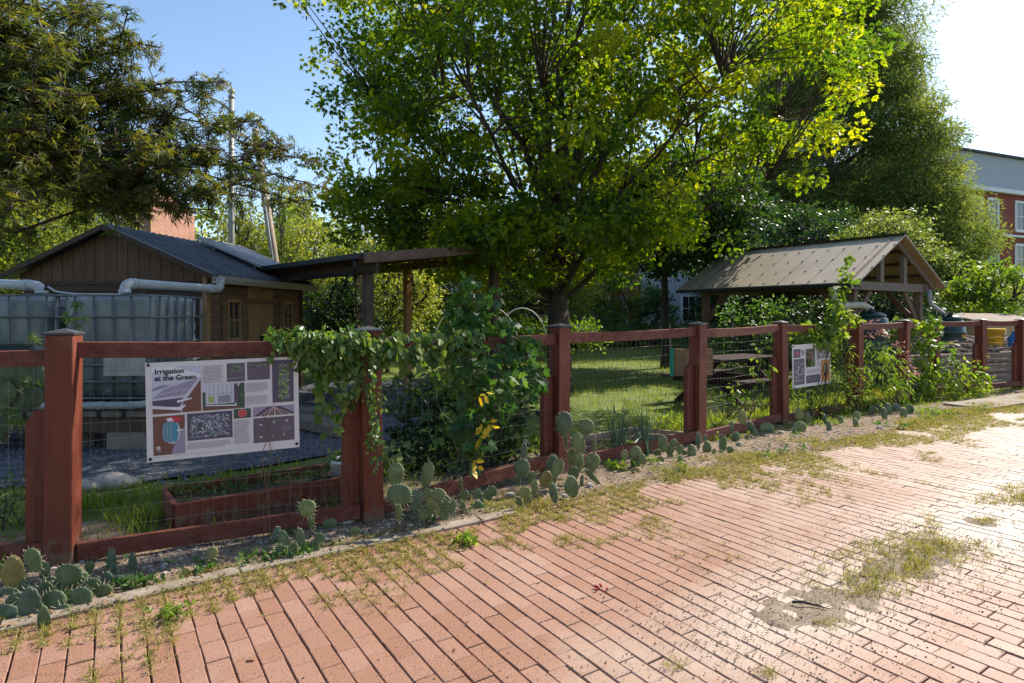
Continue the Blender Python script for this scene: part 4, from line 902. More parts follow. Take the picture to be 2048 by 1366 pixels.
def small_house(name, label, A, B, H_, m, wins, door=None, roofm=None):
    A, B = Vector(A), Vector(B); u = (B-A); L = u.length; u.normalize(); n_ = Vector((u.y, -u.x, 0)); dp = -n_*6
    t = thing(name, label, 'house', tuple(A)); b = MB(); b.prism([A, B, B+dp, A+dp], Z*H_); b.build('wall', m, t)
    b = MB(); b.beam(A-u*.2+n_*.1+Z*H_, B+u*.2+n_*.1+Z*H_, .3, .2); b.build('cornice', M['white'], t)
    b = MB(); mid = -n_*3+Z*2.0; a0, b0 = A-u*.2+n_*.3+Z*(H_+.1), B+u*.2+n_*.3+Z*(H_+.1); b.add([a0, b0, b0+mid, a0+mid, b0-n_*6.6, a0-n_*6.6], [(0, 1, 2, 3), (3, 2, 4, 5), (0, 3, 5), (1, 4, 2)]); b.build('roof', roofm or M['metalroof'], t)
    for x, z, w_, h in wins: win(t, A, u, n_, x, z, w_, h)
    if door is not None:
        b = MB(); o = A+u*door; b.obox(o+u*.45+Z*1.25+n_*.04, u*.45, n_*.03, Z*1.05); d = b.build('door', mat('dark blue grey door', (.06, .09, .14), .4, .1, 4, 0), t)
        b = MB(); b.beam(o-u*.06+n_*.05, o-u*.06+n_*.05+Z*2.38, .1, .1); b.beam(o+u*.96+n_*.05, o+u*.96+n_*.05+Z*2.38, .1, .1); b.build('door_frame', M['white'], d)
small_house('row_house', 'red brick row house with white trimmed windows beyond the lawn', (2.6, 33, 0), (6.9, 33.6, 0), 5.8, M['brickred'], [(1.0, 1.0, .8, 1.4), (1.0, 3.6, .8, 1.4), (2.6, 3.6, .8, 1.4)], 2.7)
small_house('row_house', 'pale sided row house with dark windows beyond the lawn', (7.0, 33.7, 0), (13.5, 34.6, 0), 5.6, mat('white lap siding', (.50, .52, .55), .6, .08, 2, .3, (1, 1, 12)), [(.8, 1.0, .8, 1.4), (2.4, 1.0, .8, 1.4), (4.4, 1.0, .8, 1.4), (.8, 3.4, .8, 1.3), (2.8, 3.4, .8, 1.3), (4.8, 3.4, .8, 1.3)])
small_house('row_house', 'pale blue grey house glimpsed behind the shelter posts', (-7.5, 34, 0), (-2.2, 34, 0), 4.4, mat('pale blue siding', (.42, .47, .55), .6, .08, 2, .3, (1, 1, 12)), [(.8, 1.2, .8, 1.4), (3, 1.2, .8, 1.4)])
t = thing('board_fence', 'pale board fence far beyond the lawn', 'fence', (-2, 27, 0))
b = MB(); [b.box(-4+k*.16, 27, 0, -4+k*.16+.145, 27.03, 1.75+.03*(k % 2)) for k in range(52)]; b.build('boards', mat('pale pinkish boards', (.42, .34, .30), .8, .2, 3, .1), t)
for k in range(6): b = MB(); b.box(-4+k*1.6, 27.04, 0, -3.9+k*1.6, 27.14, 1.9); b.build('post', M['oldwood'], t)
t = thing('parked_car', 'pale parked car half hidden beyond the board fence', 'car', (1.2, 25.6, 0))
b = MB(); q_ = [(-2.1, .35), (-2.05, .85), (-1.5, .98), (-.9, 1.42), (.6, 1.45), (1.3, 1.0), (2.0, .88), (2.1, .40)]; b.prism([Vector((1.2+x, 24.8, z)) for x, z in q_][::-1], (0, 1.7, 0)); bd = b.build('body', mat('silver paint', (.5, .5, .5), .3, .05, 2, 0, spec=.6), t, bevel=.06)
b = MB(); b.prism([Vector((1.2+x, 24.785, z)) for x, z in [(-1.25, 1.0), (-.85, 1.36), (.55, 1.38), (1.05, 1.02)]][::-1], (0, .01, 0)); b.build('window', M['glass'], bd)
for x in (-1.3, 1.3): b = MB(); b.tube([(1.2+x, 24.76, .33), (1.2+x, 24.95, .33)], .33, 18); b.build('wheel', M['black'], t)
# hoops of a low tunnel
t = thing('hoop_tunnel', 'row of thin white hoops standing over a vegetable bed', 'hoops', tuple(P(860, 700, 17)*Vector((1, 1, 0)) if False else (P(860, 700, 17).x, 17, 0)))
for k in range(6):
    cx_ = (735+k*62-CX)/F*17; y = 16.4+.25*k; r = .78; b = MB()
    b.tube([(cx_+r*math.cos(a), y+.15*math.cos(a), .05+1.52*math.sin(a)**.8 if 0 < a < math.pi else .05) for a in np.linspace(0, math.pi, 17)], .017, 6); b.build('hoop', M['white'], t)
b = MB(); b.beam((-4.4, 16.3, .3), (.9, 17.8, .3), .08, .4); b.build('bed_edge', M['oldwood'], t)

# street lamp and utility pole
t = thing('street_lamp', 'grey street lamp with curved arm above the brick house', 'street lamp', (-8.2, 18, 0))
b = MB(); b.tube([(-8.2, 18, 0), (-8.2, 18, 4), (-8.2, 18, 7.75)], [.11, .085, .07], 12); b.build('pole', M['lampgrey'], t)
b = MB(); b.lathe((-8.2, 18, 7.70), [(.085, 0), (.10, .06), (.05, .10), (.095, .16), (.095, .22), (.04, .29)], 14); b.build('finial', M['lampgrey'], t)
b = MB(); a0 = P(464, 224, 18); b.tube([a0, P(440, 205, 18), P(410, 190, 17.9), P(375, 182, 17.8), P(345, 181, 17.7)], [.04, .035, .035, .03, .03], 8); b.build('arm', M['lampgrey'], t)
hd = P(322, 182, 17.7); b = MB(); b.smooth = True
prof = [(-.42, .02), (-.36, .10), (-.1, .14), (.15, .11), (.36, .05), (.42, .03)]; vs_ = []
for x, r in prof:
    for j in range(12): a = 2*math.pi*j/12; vs_.append(hd+Vector((x, math.cos(a)*r*1.3, math.sin(a)*r*(.75 if math.sin(a) > 0 else .5))))
b.add(vs_, [(i*12+j, (i+1)*12+j, (i+1)*12+(j+1) % 12, i*12+(j+1) % 12) for i in range(5) for j in range(12)]+[tuple(range(12)), tuple(range(71, 59, -1))]); lh = b.build('lamp_head', M['lampgrey'], t)
b = MB(); b.lathe(hd+Vector((-.08, 0, -.17)), [(.05, 0), (.15, .06), (.17, .14)], 14); b.build('lens', mat('frosted lens', (.45, .43, .40), .3, .1, 4, 0), lh)
b = MB(); b.lathe(hd+Vector((0, 0, .09)), [(.03, 0), (.03, .07), (.01, .09)], 10); b.build('sensor', M['black'], lh)
t = thing('utility_pole', 'leaning bare wooden utility pole left of the maple', 'utility pole', (-6.15, 17, 0))
b = MB(); b.tube([(-6.15, 17, 0), (-6.6, 17, 3.2), (-7.09, 17, 6.5)], [.13, .11, .085], 10); b.build('pole', M['pole'], t)
b = MB(); b.tube([(-6.22, 16.88, 0), (-6.55, 16.88, 2.9), (-6.8, 16.9, 4.6)], .022, 6); b.build('conduit', M['dirtypvc'], t)
for z in (3.0, 4.2): b = MB(); x = -6.15-.945*z/6.5; b.tube([(x, 16.85, z), (x, 16.99, z)], .03, 6); b.build('bracket', M['black'], t)

# ------------------------------------------------------------------ trees
def sample_env(n, c, r, bias=2.4, hole=.0, hs=.5, cut=None):
    out = []; c = np.array(c); r = np.array(r)
    while len(out) < n:
        u = norm(rng.normal(size=(1, 3)))[0]*rng.random()**(1/bias); p = c+u*r
        if cut and not cut(p): continue
        if hole and noise.noise(Vector(p)*hs) < -.42+hole: continue
        out.append(p)
    return np.array(out)
def tree(name, label, cat, base, limbs, cl, leafspec, bark, leafm, clumpr=.5, twr=.012, group=None, twigs=True):
    """limbs: list of (points, r0, r1)"""
    t = thing(name, label, cat, tuple(base), group)
    b = MB(); S_ = []
    for pts, r0, r1 in limbs:
        n = len(pts); b.tube(pts, [r0+(r1-r0)*i/(n-1) for i in range(n)], 9 if r0 > .06 else 5)
        for a, c in zip(pts[:-1], pts[1:]):
            for f in (0, .33, .66, 1): S_.append(Vector(a).lerp(Vector(c), f))
    S_ = np.array([tuple(x) for x in S_])
    tpl, n, size, flat, droop = leafspec; lv = LV(tpl)
    for p in cl:
        d = np.linalg.norm((S_-p)*np.array([1, 1, .8])+np.array([0, 0, .35]), axis=1)+(S_[:, 2] > p[2]+.2)*2; q_ = S_[d.argmin()]
        if twigs:
            mid = (q_+p)/2+rng.normal(size=3)*.08*np.linalg.norm(p-q_)+np.array([0, 0, .06]); b.tube([q_, mid, p], [twr*1.6, twr, twr*.4], 4, False)
        k = rng.integers(int(n*.6), int(n*1.4)); r = clumpr*rng.uniform(.65, 1.3)
        lv.clump(p, r, k, size, flat, droop)
    b.build('trunk', bark, t); lv.build('crown', leafm, t); return t
def curve_limb(a, tip, n=6, sag=.25, w_=.1):
    a, tip = Vector(a), Vector(tip); L = (tip-a).length; out = []
    for k in range(n+1):
        f = k/n; p = a.lerp(tip, f); p.x -= (tip.x-a.x)*sag*math.sin(math.pi*f)*.8; p.y -= (tip.y-a.y)*sag*math.sin(math.pi*f)*.8
        if 0 < k < n: p += Vector((rng.normal(), rng.normal(), rng.normal()))*w_*L*.1
        out.append(p)
    return out
# the maple in the middle
def maple():
    B = Vector((.88, 11.3, 0)); fk = B+Vector((-.03, 0, 1.75))
    limbs = [([B-Z*.05, B+Vector((.0, 0, .15)), B+Vector((-.02, 0, .9)), fk], .27, .185)]
    tips = [(-.9, 11.2, 9.2), (-.1, 12.2, 10), (.6, 10.9, 10), (1.3, 11.9, 9.8), (2.0, 10.9, 9.4), (3.2, 11.6, 8.8), (-2.2, 11.6, 8.0), (4.6, 10.8, 7.2), (-2.4, 10.8, 5.2), (4.9, 11.5, 5.0), (1.6, 9.0, 7.5), (0, 14, 8.0), (3.2, 13.5, 7.5), (-1.6, 9.6, 6.5), (-2.6, 12, 3.6), (4.4, 10.6, 3.7), (-.6, 8.6, 4.5), (3.0, 8.8, 4.8), (1.2, 13.8, 4.6)]
    main = []
    for i, tp in enumerate(tips):
        st = fk+Vector((rng.normal()*.05, rng.normal()*.05, -.25+.5*rng.random())); l = curve_limb(st, tp, 7, .30 if i < 8 else .12); r0 = .085 if i < 8 else .055
        limbs.append((l, r0*rng.uniform(.8, 1.15), .014)); main.append(l)
    for l in main:
        for k in range(6):
            f = rng.uniform(.25, .9); i = int(f*7); p = l[i]; a = rng.uniform(0, 6.28); ln = rng.uniform(.7, 1.7)
            limbs.append((curve_limb(p, p+Vector((math.cos(a)*ln*.8, math.sin(a)*ln*.8, ln*.75)), 3, .1), .024, .006))
    def cut(p):
        if p[2] < 2.25+.35*noise.noise(Vector((p[0], p[1], 0))*.8)-.25*(abs(p[0]-.6) < 1.3)*(p[1] < 12): return False
        return True
    cl = sample_env(720, (1.62, 11.4, 5.9), (4.55, 4.1, 4.4), 2.5, .10, .55, cut)
    lo = sample_env(110, (.8, 11.0, 2.7), (3.6, 2.4, .75), 2.5)
    cl = np.concatenate([cl, lo, sample_env(50, (-1.9, 11.0, 3.9), (1.5, 2.0, 1.3), 2.5), sample_env(85, (-2.3, 11.0, 6.6), (1.5, 2.2, 2.2), 2.5), sample_env(26, (-.35, 9.4, 2.65), (.75, .5, .38), 2.5), sample_env(22, (-2.3, 10.2, 3.1), (.9, .8, .5), 2.5)])
    # thinner on the side the sky shows through
    def gap(p):      # openings that let the sun through to the lawn
        g = Vector(p)-sv*(p[2]/sv.z); return ((g.x-1.9)/1.7)**2+((g.y-9.3)/1.6)**2 < 1 and rng.random() < .88
    keep = [p for p in cl if not (p[0] < .9 and rng.random() < .10 and p[2] > 2.6) and not gap(p)]
    tree('maple_tree', 'big multi stemmed maple with green and yellow leaves in the centre', 'tree', B, limbs, keep, ('maple', 100, .100, .55, .35), M['bark'], M['maple'], .44)
maple()
def gen_tree(x, y, h, r, zb, label, leafm, ncl, nleaf, lsize, group=None, name='tree', tr=.18, tpl='oval', bark='barklight', cone=0, cr=.6, hole=.08, ctr=None):
    B = Vector((x, y, 0)); limbs = [([B-Z*.05, B+Z*.4, B+Vector((rng.normal()*.1, 0, h*.45)), B+Vector((rng.normal()*.2, rng.normal()*.2, h*.93))], tr*1.15, tr*.15)]
    cz = (zb+h)/2
    for k in range(10):
        f = rng.uniform(.25, .8); a = k*2.4; z = zb*.8+(h-zb)*f*.8; rr = r*(1-cone*f)*.75
        limbs.append((curve_limb(B+Z*z, B+Vector((math.cos(a)*rr, math.sin(a)*rr, z+rr*.55)), 4, .1), tr*.35, .015))
    if cone:
        cl = []
        while len(cl) < ncl:
            f = 1-rng.random()**.62; rr = r*(1-f)**.85*(1+.22*noise.noise(Vector((x*3, f*9, y)))) ; a = rng.random()*6.283; q_ = rr*rng.random()**.38*(1+.15*noise.noise(Vector((math.cos(a)*2, math.sin(a)*2, f*6))))
            cl.append((x+math.cos(a)*q_, y+math.sin(a)*q_, zb+(h-zb)*f))
        cl = np.array(cl)
        for k in range(26):
            f = k/30+.06; a = k*2.4; rr = r*(1-f)**.85*.85; z = zb+(h-zb)*f; limbs.append((curve_limb(B+Z*max(.5, z-rr*.5), B+Vector((math.cos(a)*rr, math.sin(a)*rr, z)), 4, .1), tr*.3*(1-f)+.01, .01))
    else: cl = sample_env(ncl, (x, y, cz), (r, r, (h-zb)/2), 2.6, hole, .4)
    return tree(name, label, 'tree', B, limbs, cl, (tpl, nleaf, lsize, .6, .25), M[bark], leafm, cr, .02, group)
G1 = 'trees beyond the garden'
# large willow oak on the right (long narrow leaves) built from a tall cone of clumps
gen_tree(17.7, 34.0, 26.0, 8.1, .9, 'towering willow oak with fine leaves behind the pavilion roof', M['oak'], 1500, 200, .30, G1, 'oak_tree', .38, 'lance', cone=1, cr=1.05, hole=.05)
gen_tree(13.7, 23.0, 5.4, 1.7, .3, 'rounded olive green tree in front of the red building', M['oak'], 300, 90, .16, G1, 'oak_tree', .2, 'lance', cr=.6)
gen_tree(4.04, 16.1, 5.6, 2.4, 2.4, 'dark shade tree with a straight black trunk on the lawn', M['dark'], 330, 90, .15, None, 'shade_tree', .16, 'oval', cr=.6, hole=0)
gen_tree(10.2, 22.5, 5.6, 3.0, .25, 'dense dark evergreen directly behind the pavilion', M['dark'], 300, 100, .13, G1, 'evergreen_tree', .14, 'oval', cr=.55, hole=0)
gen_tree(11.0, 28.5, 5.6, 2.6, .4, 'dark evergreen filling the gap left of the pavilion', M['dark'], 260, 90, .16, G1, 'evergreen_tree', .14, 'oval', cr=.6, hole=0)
gen_tree(19.9, 29.5, 9.2, 2.5, .5, 'lower fine leaved oak overlapping the left edge of the red building', M['oak'], 330, 130, .22, G1, 'oak_tree', .2, 'lance', cr=.7)
gen_tree(11.4, 18.6, 4.6, 1.6, .25, 'dark green bushy tree seen through the pavilion gable end', M['oak'], 230, 90, .12, G1, 'bushy_tree', .12, 'oval', cr=.5, hole=0)
gen_tree(13.6, 17.6, 2.9, 1.1, 1.3, 'small yellow green maple against the red brick building', M['bright'], 42, 50, .13, G1, 'maple_tree', .05, 'maple3', cr=.35, hole=.1)
gen_tree(-3.2, 21.5, 5.4, 2.9, .3, 'pale green tree behind the open shelter', M['lime'], 260, 90, .13, G1, 'birch_tree', .11, 'oval', cr=.6, hole=.05)
gen_tree(-7.2, 23.0, 5.2, 2.6, .3, 'light green tree between the leaning pole and shelter roof', M['lime'], 230, 90, .13, G1, 'birch_tree', .11, 'oval', cr=.6, hole=.05)
gen_tree(.3, 24.0, 5.4, 2.9, .3, 'light olive tree directly behind the maple trunk', M['lime'], 240, 90, .14, G1, 'birch_tree', .11, 'oval', cr=.6, hole=.05)
gen_tree(-3.0, 14.8, 2.9, 1.25, .2, 'leafy young tree just behind the shelter posts', M['lime'], 110, 80, .085, G1, 'young_tree', .05, 'oval', cr=.38, hole=.1)
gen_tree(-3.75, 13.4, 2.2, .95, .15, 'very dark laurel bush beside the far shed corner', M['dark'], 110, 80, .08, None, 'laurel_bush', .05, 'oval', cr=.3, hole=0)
gen_tree(-9.0, 20.5, 5.6, 1.5, .4, 'bright green conifer beside the brick house', M['lime'], 150, 90, .12, G1, 'conifer_tree', .10, 'narrow', cone=1, cr=.4)
gen_tree(-7.9, 21.0, 5.9, 1.0, .4, 'slim vivid green conifer left of the leaning pole', M['bright'], 120, 90, .10, G1, 'conifer_tree', .08, 'narrow', cone=1, cr=.32)
gen_tree(-12.4, 15.5, 5.4, 3.2, .8, 'yellow green tree behind the left end of the shed', M['lime'], 280, 80, .13, G1, 'tree', .14, 'oval', cr=.6)
gen_tree(-21, 27, 7, 4, .8, 'tall green tree at the far left behind the house', M['lime'], 200, 80, .2, G1, 'tree', .16, 'oval', cr=.8)
gen_tree(3.2, 27.5, 4.6, 2.2, .3, 'pale leafed tree before the row houses', M['lime'], 120, 80, .13, G1, 'birch_tree', .08, 'oval', cr=.5, hole=.3)
for k, (x, y, h, r, lb) in enumerate(((-14, 36, 8.5, 5, 'broad distant tree left of the pale blue house'), (-1, 42, 8.0, 5, 'broad distant tree right of the pale blue house'), (15.5, 41, 9, 5.5, 'broad distant tree behind the pale sided row house'), (-30, 40, 10, 6, 'broad distant tree at the far left'))):
    gen_tree(x, y, h, r, .3, lb, M['lime'] if k < 2 else M['oak'], 150, 80, .30, G1, 'tree', .2, 'oval', cr=1.1)

# the chaste tree that hangs in from the left
def vitex():
    B = Vector((-5.7, 4.9, 0)); t = thing('chaste_tree', 'chaste tree with finger shaped leaves and flower spikes overhanging the left side', 'tree', tuple(B))
    b = MB(); lv = LV('palm5'); tips = []
    D = 4.5
    targets = [(200, 40, 4.3), (250, 150, 4.4), (150, 130, 4.2), (320, 180, 4.5), (60, 60, 4.1), (0, 30, 4.0), (10, 110, 4.3), (180, 10, 4.5), (100, 20, 4.2), (320, 95, 4.4), (255, 25, 4.2), (455, 165, 4.6), (440, 245, 4.5), (520, 240, 4.7), (575, 300, 4.7), (640, 325, 4.8), (648, 375, 4.8), (600, 405, 4.7), (520, 395, 4.5), (420, 420, 4.5), (330, 410, 4.3), (450, 300, 4.4), (540, 350, 4.5), (300, 300, 4.0), (200, 190, 3.9), (120, 80, 3.8), (60, 10, 3.7), (100, 260, 3.8),
               (180, 330, 3.9), (60, 320, 3.9), (20, 420, 3.6), (120, 340, 4.3), (240, 380, 4.6), (380, 350, 4.3), (280, 200, 4.4), (160, 300, 4.6), (40, 350, 4.4), (30, 150, 4.2), (350, 250, 4.7), (230, 330, 4.8), (470, 330, 4.6), (190, 90, 4.6), (-60, 340, 4.2), (-80, 200, 4.2), (150, 20, 4.8), (380, 400, 4.7)]
    for px, py, Y in targets:
        tip = P(px, py, Y); st = B+Vector((rng.normal()*.1, rng.normal()*.1, rng.uniform(1.9, 2.6)))
        l = curve_limb(st, tip, 8, -.10, .28); l = [p+Z*.18*math.sin(math.pi*i/8) for i, p in enumerate(l)]
        b.tube([B, (B+st)/2+Vector((.02, 0, 0)), st]+l[1:], [.045, .035, .03]+[.015*(1-i/9)+.003 for i in range(1, 9)], 6, False)
        Lh = (tip-st).length
        for i in range(3, 9):
            for k in range(9):
                a = l[i-1].lerp(l[i], rng.random()); dv = Vector((rng.normal(), rng.normal()*.9, rng.normal()*.55)); dv.normalize(); ln = rng.uniform(.10, .36)*(1 if i < 8 else .65)
                e = a+dv*ln; b.tube([a, (a+e)/2+Z*.02, e], [.006, .004, .002], 3, False)
                n = 10; f = rng.random(n)**.7; pts = np.array(a)[None]+(np.array(e)-np.array(a))[None]*f[:, None]+rng.normal(size=(n, 3))*.028
                dd = rng.normal(size=(n, 3))*.7+np.array(dv)[None]*.7; dd[:, 2] -= .35; nz = rng.normal(size=(n, 3))*.5; nz[:, 2] += 1
                lv.add(pts, dd, nz, rng.uniform(.04, .075, n), np.clip(.5*rng.random()+.5*rng.random(n), 0, 1))
                if rng.random() < .06: tips.append((e, dv))
        tips.append((tip, (tip-l[-2]).normalized()))
    b.build('trunk', mat('reddish brown bark', (.09, .05, .04), .85, .3, 12, .4), t); lv.build('crown', M['vitex'], t)
    spikes = [(250, 22, 45), (300, 90, 62), (322, 95, 40), (340, 165, 70), (390, 150, 40), (440, 165, 35), (455, 170, 25), (480, 250, 35), (512, 245, 25), (535, 285, 50), (575, 290, 30), (602, 300, 45), (612, 325, 22), (635, 322, 12), (655, 362, 28), (640, 350, 40), (590, 345, 60), (560, 280, 65), (140, 285, 65), (290, 300, 45), (255, 320, 40), (185, 375, 40), (130, 150, 75), (110, 180, 100), (330, 230, 30), (350, 200, 20), (600, 370, 35), (500, 300, 50), (120, 320, 10), (400, 215, 30)]
    n = 0
    for px, py, ang in spikes:
        Y = 4.55+rng.normal()*.1; o = P(px, py, Y); d = Vector((math.cos(R(ang)), rng.normal()*.3, math.sin(R(ang)))).normalized(); L = rng.uniform(.11, .19); s2 = LV('oval')
        o = o-d*L*.8; k = 90; f = rng.random(k)**.8; rad = .016*(1-f*.75)+.003; a = rng.random(k)*6.28; u1 = d.orthogonal().normalized(); u2 = d.cross(u1)
        whorl = np.round(f*11)/11*.8+f*.2
        pts = np.array(o)[None]+np.array(d)[None]*(whorl*L)[:, None]+(np.array(u1)[None]*np.cos(a)[:, None]+np.array(u2)[None]*np.sin(a)[:, None])*rad[:, None]
        s2.add(pts, rng.normal(size=(k, 3))+np.array(d), rng.normal(size=(k, 3)), .012, rng.random(k))
        s2.build('flower_spike', M['seedgold'] if (px < 260 and 200 < py) or n % 4 == 2 else M['purple'], t)
        n += 1
vitex()

# ------------------------------------------------------------------ plants
def pxclumps(lv, lst, size, dens=1.0, flat=.85, droop=.5, up=.6, jit=.8):
    out = []
    for px, py, Y, r in lst:
        c = P(px, py, Y); rr = r*Y/F; n = int(dens*rr*rr/(size*size)*9)+3
        lv.clump(c, np.array([rr, rr*.6, rr*flat]), n, size, flat, droop, None, up, jit); out.append(c)
    return out
def stems(b, root, pts, r=.005, lean=.1):
    for p in pts:
        a = Vector(root)+Vector((rng.normal()*.12, rng.normal()*.06, 0)); m_ = a.lerp(p, .5)+Vector((rng.normal()*.05, rng.normal()*.03, .03)); b.tube([a, m_, p], [r, r*.8, r*.4], 4, False)
def plant(name, label, cat, root, lst, tpl, size, lm, dens=1., stem=None, group=None, droop=.5, flowers=None, flat=.85, sr=.005):
    t = thing(name, label, cat, tuple(root), group); lv = LV(tpl); pts = pxclumps(lv, lst, size, dens, flat, droop)
    b = MB(); stems(b, root, pts, sr); b.build('stem', stem or M['barklight'], t); lv.build('leaves', lm, t)
    if flowers:
        for (px, py, Y, r), fm in flowers:
            f = LV('oval'); c = P(px, py, Y); rr = r*Y/F; f.clump(c, np.array([rr, rr, rr*.6]), int(36), rr*.40, .6, 0); tag(f.build('flower_head', fm, t), kind='stuff')
    return t
def strand(lv, b, p, length, size, out=Vector((0, 0, 0)), tint=None):
    p = Vector(p); n = max(2, int(length/.045)); pts = [p]
    for k in range(n): p = p+Vector((rng.normal()*.010, rng.normal()*.007, -.045+rng.normal()*.006)); pts.append(p)
    b.tube(pts, .0018, 3, False); A = np.array([tuple(x) for x in pts]); m_ = len(A)*2; idx = rng.integers(0, len(A), m_)
    dd = rng.normal(size=(m_, 3))*.45+np.array(out)*.5; dd[:, 2] -= .8; nz = rng.normal(size=(m_, 3))*.45+np.array(out)*1.0
    lv.add(A[idx]+rng.normal(size=(m_, 3))*.012, dd, nz, size*rng.uniform(.5, 1.15, m_), np.clip((rng.random() if tint is None else tint)*.5+.5*rng.random(m_), 0, 1))
# bindweed over the second post
t = thing('bindweed_vine', 'bindweed with heart shaped leaves draped over the second post and rail', 'vine', tuple(PO[2]))
lv = LV('heart'); b = MB(); nA = Vector((.42, -.9, 0))
for k in range(105):
    f = rng.beta(3.0, 1.15); tt = .58+.42*f; z = 1.25; ln = abs(rng.normal())*.14+.03
    if .78 < tt < .97 and rng.random() < .2: ln = rng.uniform(.25, .62)
    strand(lv, b, FT(1, min(tt, .985), z+rng.uniform(-.03, .03), rng.uniform(.04, .11)), ln, .052, nA)
for k in range(95):
    tt = rng.random()**1.4*.5; strand(lv, b, FT(2, tt, 1.22+rng.uniform(-.04, .05), rng.uniform(-.02, .10)), abs(rng.normal())*.11+.02, .055, nA)
for k in range(9):
    strand(lv, b, PO[2]+Vector((rng.uniform(-.11, .11), -.085-rng.random()*.05, rng.uniform(.85, 1.22))), rng.uniform(.15, .62), .036, nA)
for k in range(26): lv.clump(FT(1, rng.uniform(.55, .99), 1.235+rng.random()*.05, rng.uniform(-.03, .06)), .05, 5, .05, .6, .3)
b.build('stem', M['barklight'], t); lv.build('leaves', M['vine'], t)
t = thing('dry_vine', 'thin dead brown vine twisting down the mesh beside the large sign', 'vine', tuple(FT(1, .66, 1.1, .07)))
b = MB()
for t0, zz, ln in ((.60, .80, .85), (.625, .62, .6), (.70, .45, .35), (.86, 1.0, .9)):
    p = FT(1, t0, zz, .075); pts = [p]
    for k in range(14): p = p+Vector((rng.normal()*.014, rng.normal()*.005, -ln/14)); pts.append(p)
    b.tube(pts, .0024, 4, False)
b.build('stem', mat('dead stem', (.17, .09, .055), .9, .3, 9, 0), t)
lv = LV('oval')
for k in range(26): lv.clump(FT(1, rng.choice([.62, .66, .88, .9])+rng.normal()*.01, rng.uniform(.3, .9), .07), .02, 3, .022)
lv.build('leaves', M['dryleaf'], t)
# the tall grape-leaved shrub over the third bay
plant('mulberry_shrub', 'tall bushy shrub with broad lobed leaves pushing through the third fence bay', 'shrub', Vector((-.35, 4.95, 0)),
      [(938, 595, 5.0, 30), (915, 625, 5.0, 34), (960, 640, 4.95, 42), (985, 600, 5.1, 24), (930, 680, 4.9, 50), (880, 690, 4.8, 34), (985, 690, 4.85, 46), (1035, 675, 4.9, 34), (1065, 700, 5.0, 26), (1040, 730, 4.8, 44), (960, 740, 4.6, 50), (1010, 780, 4.5, 48), (1050, 770, 4.7, 38), (900, 745, 4.9, 44), (840, 700, 4.8, 34),
       (935, 800, 4.6, 44), (985, 830, 4.45, 36), (940, 850, 4.4, 34), (930, 915, 4.35, 34), (955, 895, 4.3, 24), (885, 850, 4.8, 36), (910, 620, 5.1, 20), (1000, 650, 5.0, 30), (1075, 740, 4.9, 22), (935, 565, 5.05, 16)],
      'lobed', .088, M['shrubleaf'], 1.15, droop=.6, flat=1., flowers=None)
lv = LV('oval'); t = thing('yellow_leaf_cluster', 'cluster of bright yellow dying leaves on the shrub in the third bay', 'leaves', tuple(P(968, 850, 4.3)))
pxclumps(lv, [(962, 790, 4.3, 14), (972, 850, 4.28, 14), (965, 870, 4.28, 14), (945, 928, 4.25, 15)], .075, .8); lv.build('leaves', M['yellowleaf'], t)
plant('dark_shrub', 'dark leafy shrub behind the mesh of the third bay', 'shrub', Vector((-.6, 5.7, 0)),
      [(820, 800, 5.6, 60), (870, 770, 5.7, 60), (830, 870, 5.5, 60), (890, 850, 5.6, 70), (950, 900, 5.5, 60), (1000, 860, 5.7, 55), (860, 920, 5.4, 50), (930, 800, 5.7, 60), (1030, 900, 5.6, 45), (1040, 820, 5.8, 40)], 'oval', .075, M['dark'], 1.7, droop=.3)
plant('climbing_vine', 'bright leafed vine climbing above the sixth post towards the pavilion roof', 'vine', FT(5, .35, 0, .05),
      [(1697, 518, 8.3, 10), (1690, 545, 8.3, 13), (1700, 560, 8.3, 10), (1678, 580, 8.3, 18), (1672, 610, 8.3, 20), (1690, 630, 8.3, 18), (1665, 645, 8.25, 22), (1640, 660, 8.2, 28), (1620, 680, 8.1, 32), (1600, 665, 8.1, 22), (1655, 690, 8.2, 24), (1590, 700, 8.0, 16), (1715, 640, 8.5, 14), (1610, 720, 8.0, 14), (1680, 670, 8.3, 20)], 'lobed', .085, M['bright'], 1.5, group='vines climbing the far bays')
plant('flower_clump', 'tangle of bright green stems beneath the smaller sign', 'plants', FT(5, .5, 0, .1),
      [(1570, 790, 7.9, 20), (1590, 760, 8.0, 20), (1660, 765, 8.3, 26), (1690, 700, 8.5, 24), (1705, 745, 8.5, 26), (1600, 800, 8.1, 30), (1640, 800, 8.2, 32), (1680, 790, 8.4, 34), (1615, 830, 8.0, 24), (1660, 830, 8.2, 26), (1680, 740, 8.5, 32), (1665, 710, 8.4, 20), (1700, 820, 8.5, 26)], 'lance', .085, M['bright'], 1.8, group='garden plants along the far bays')
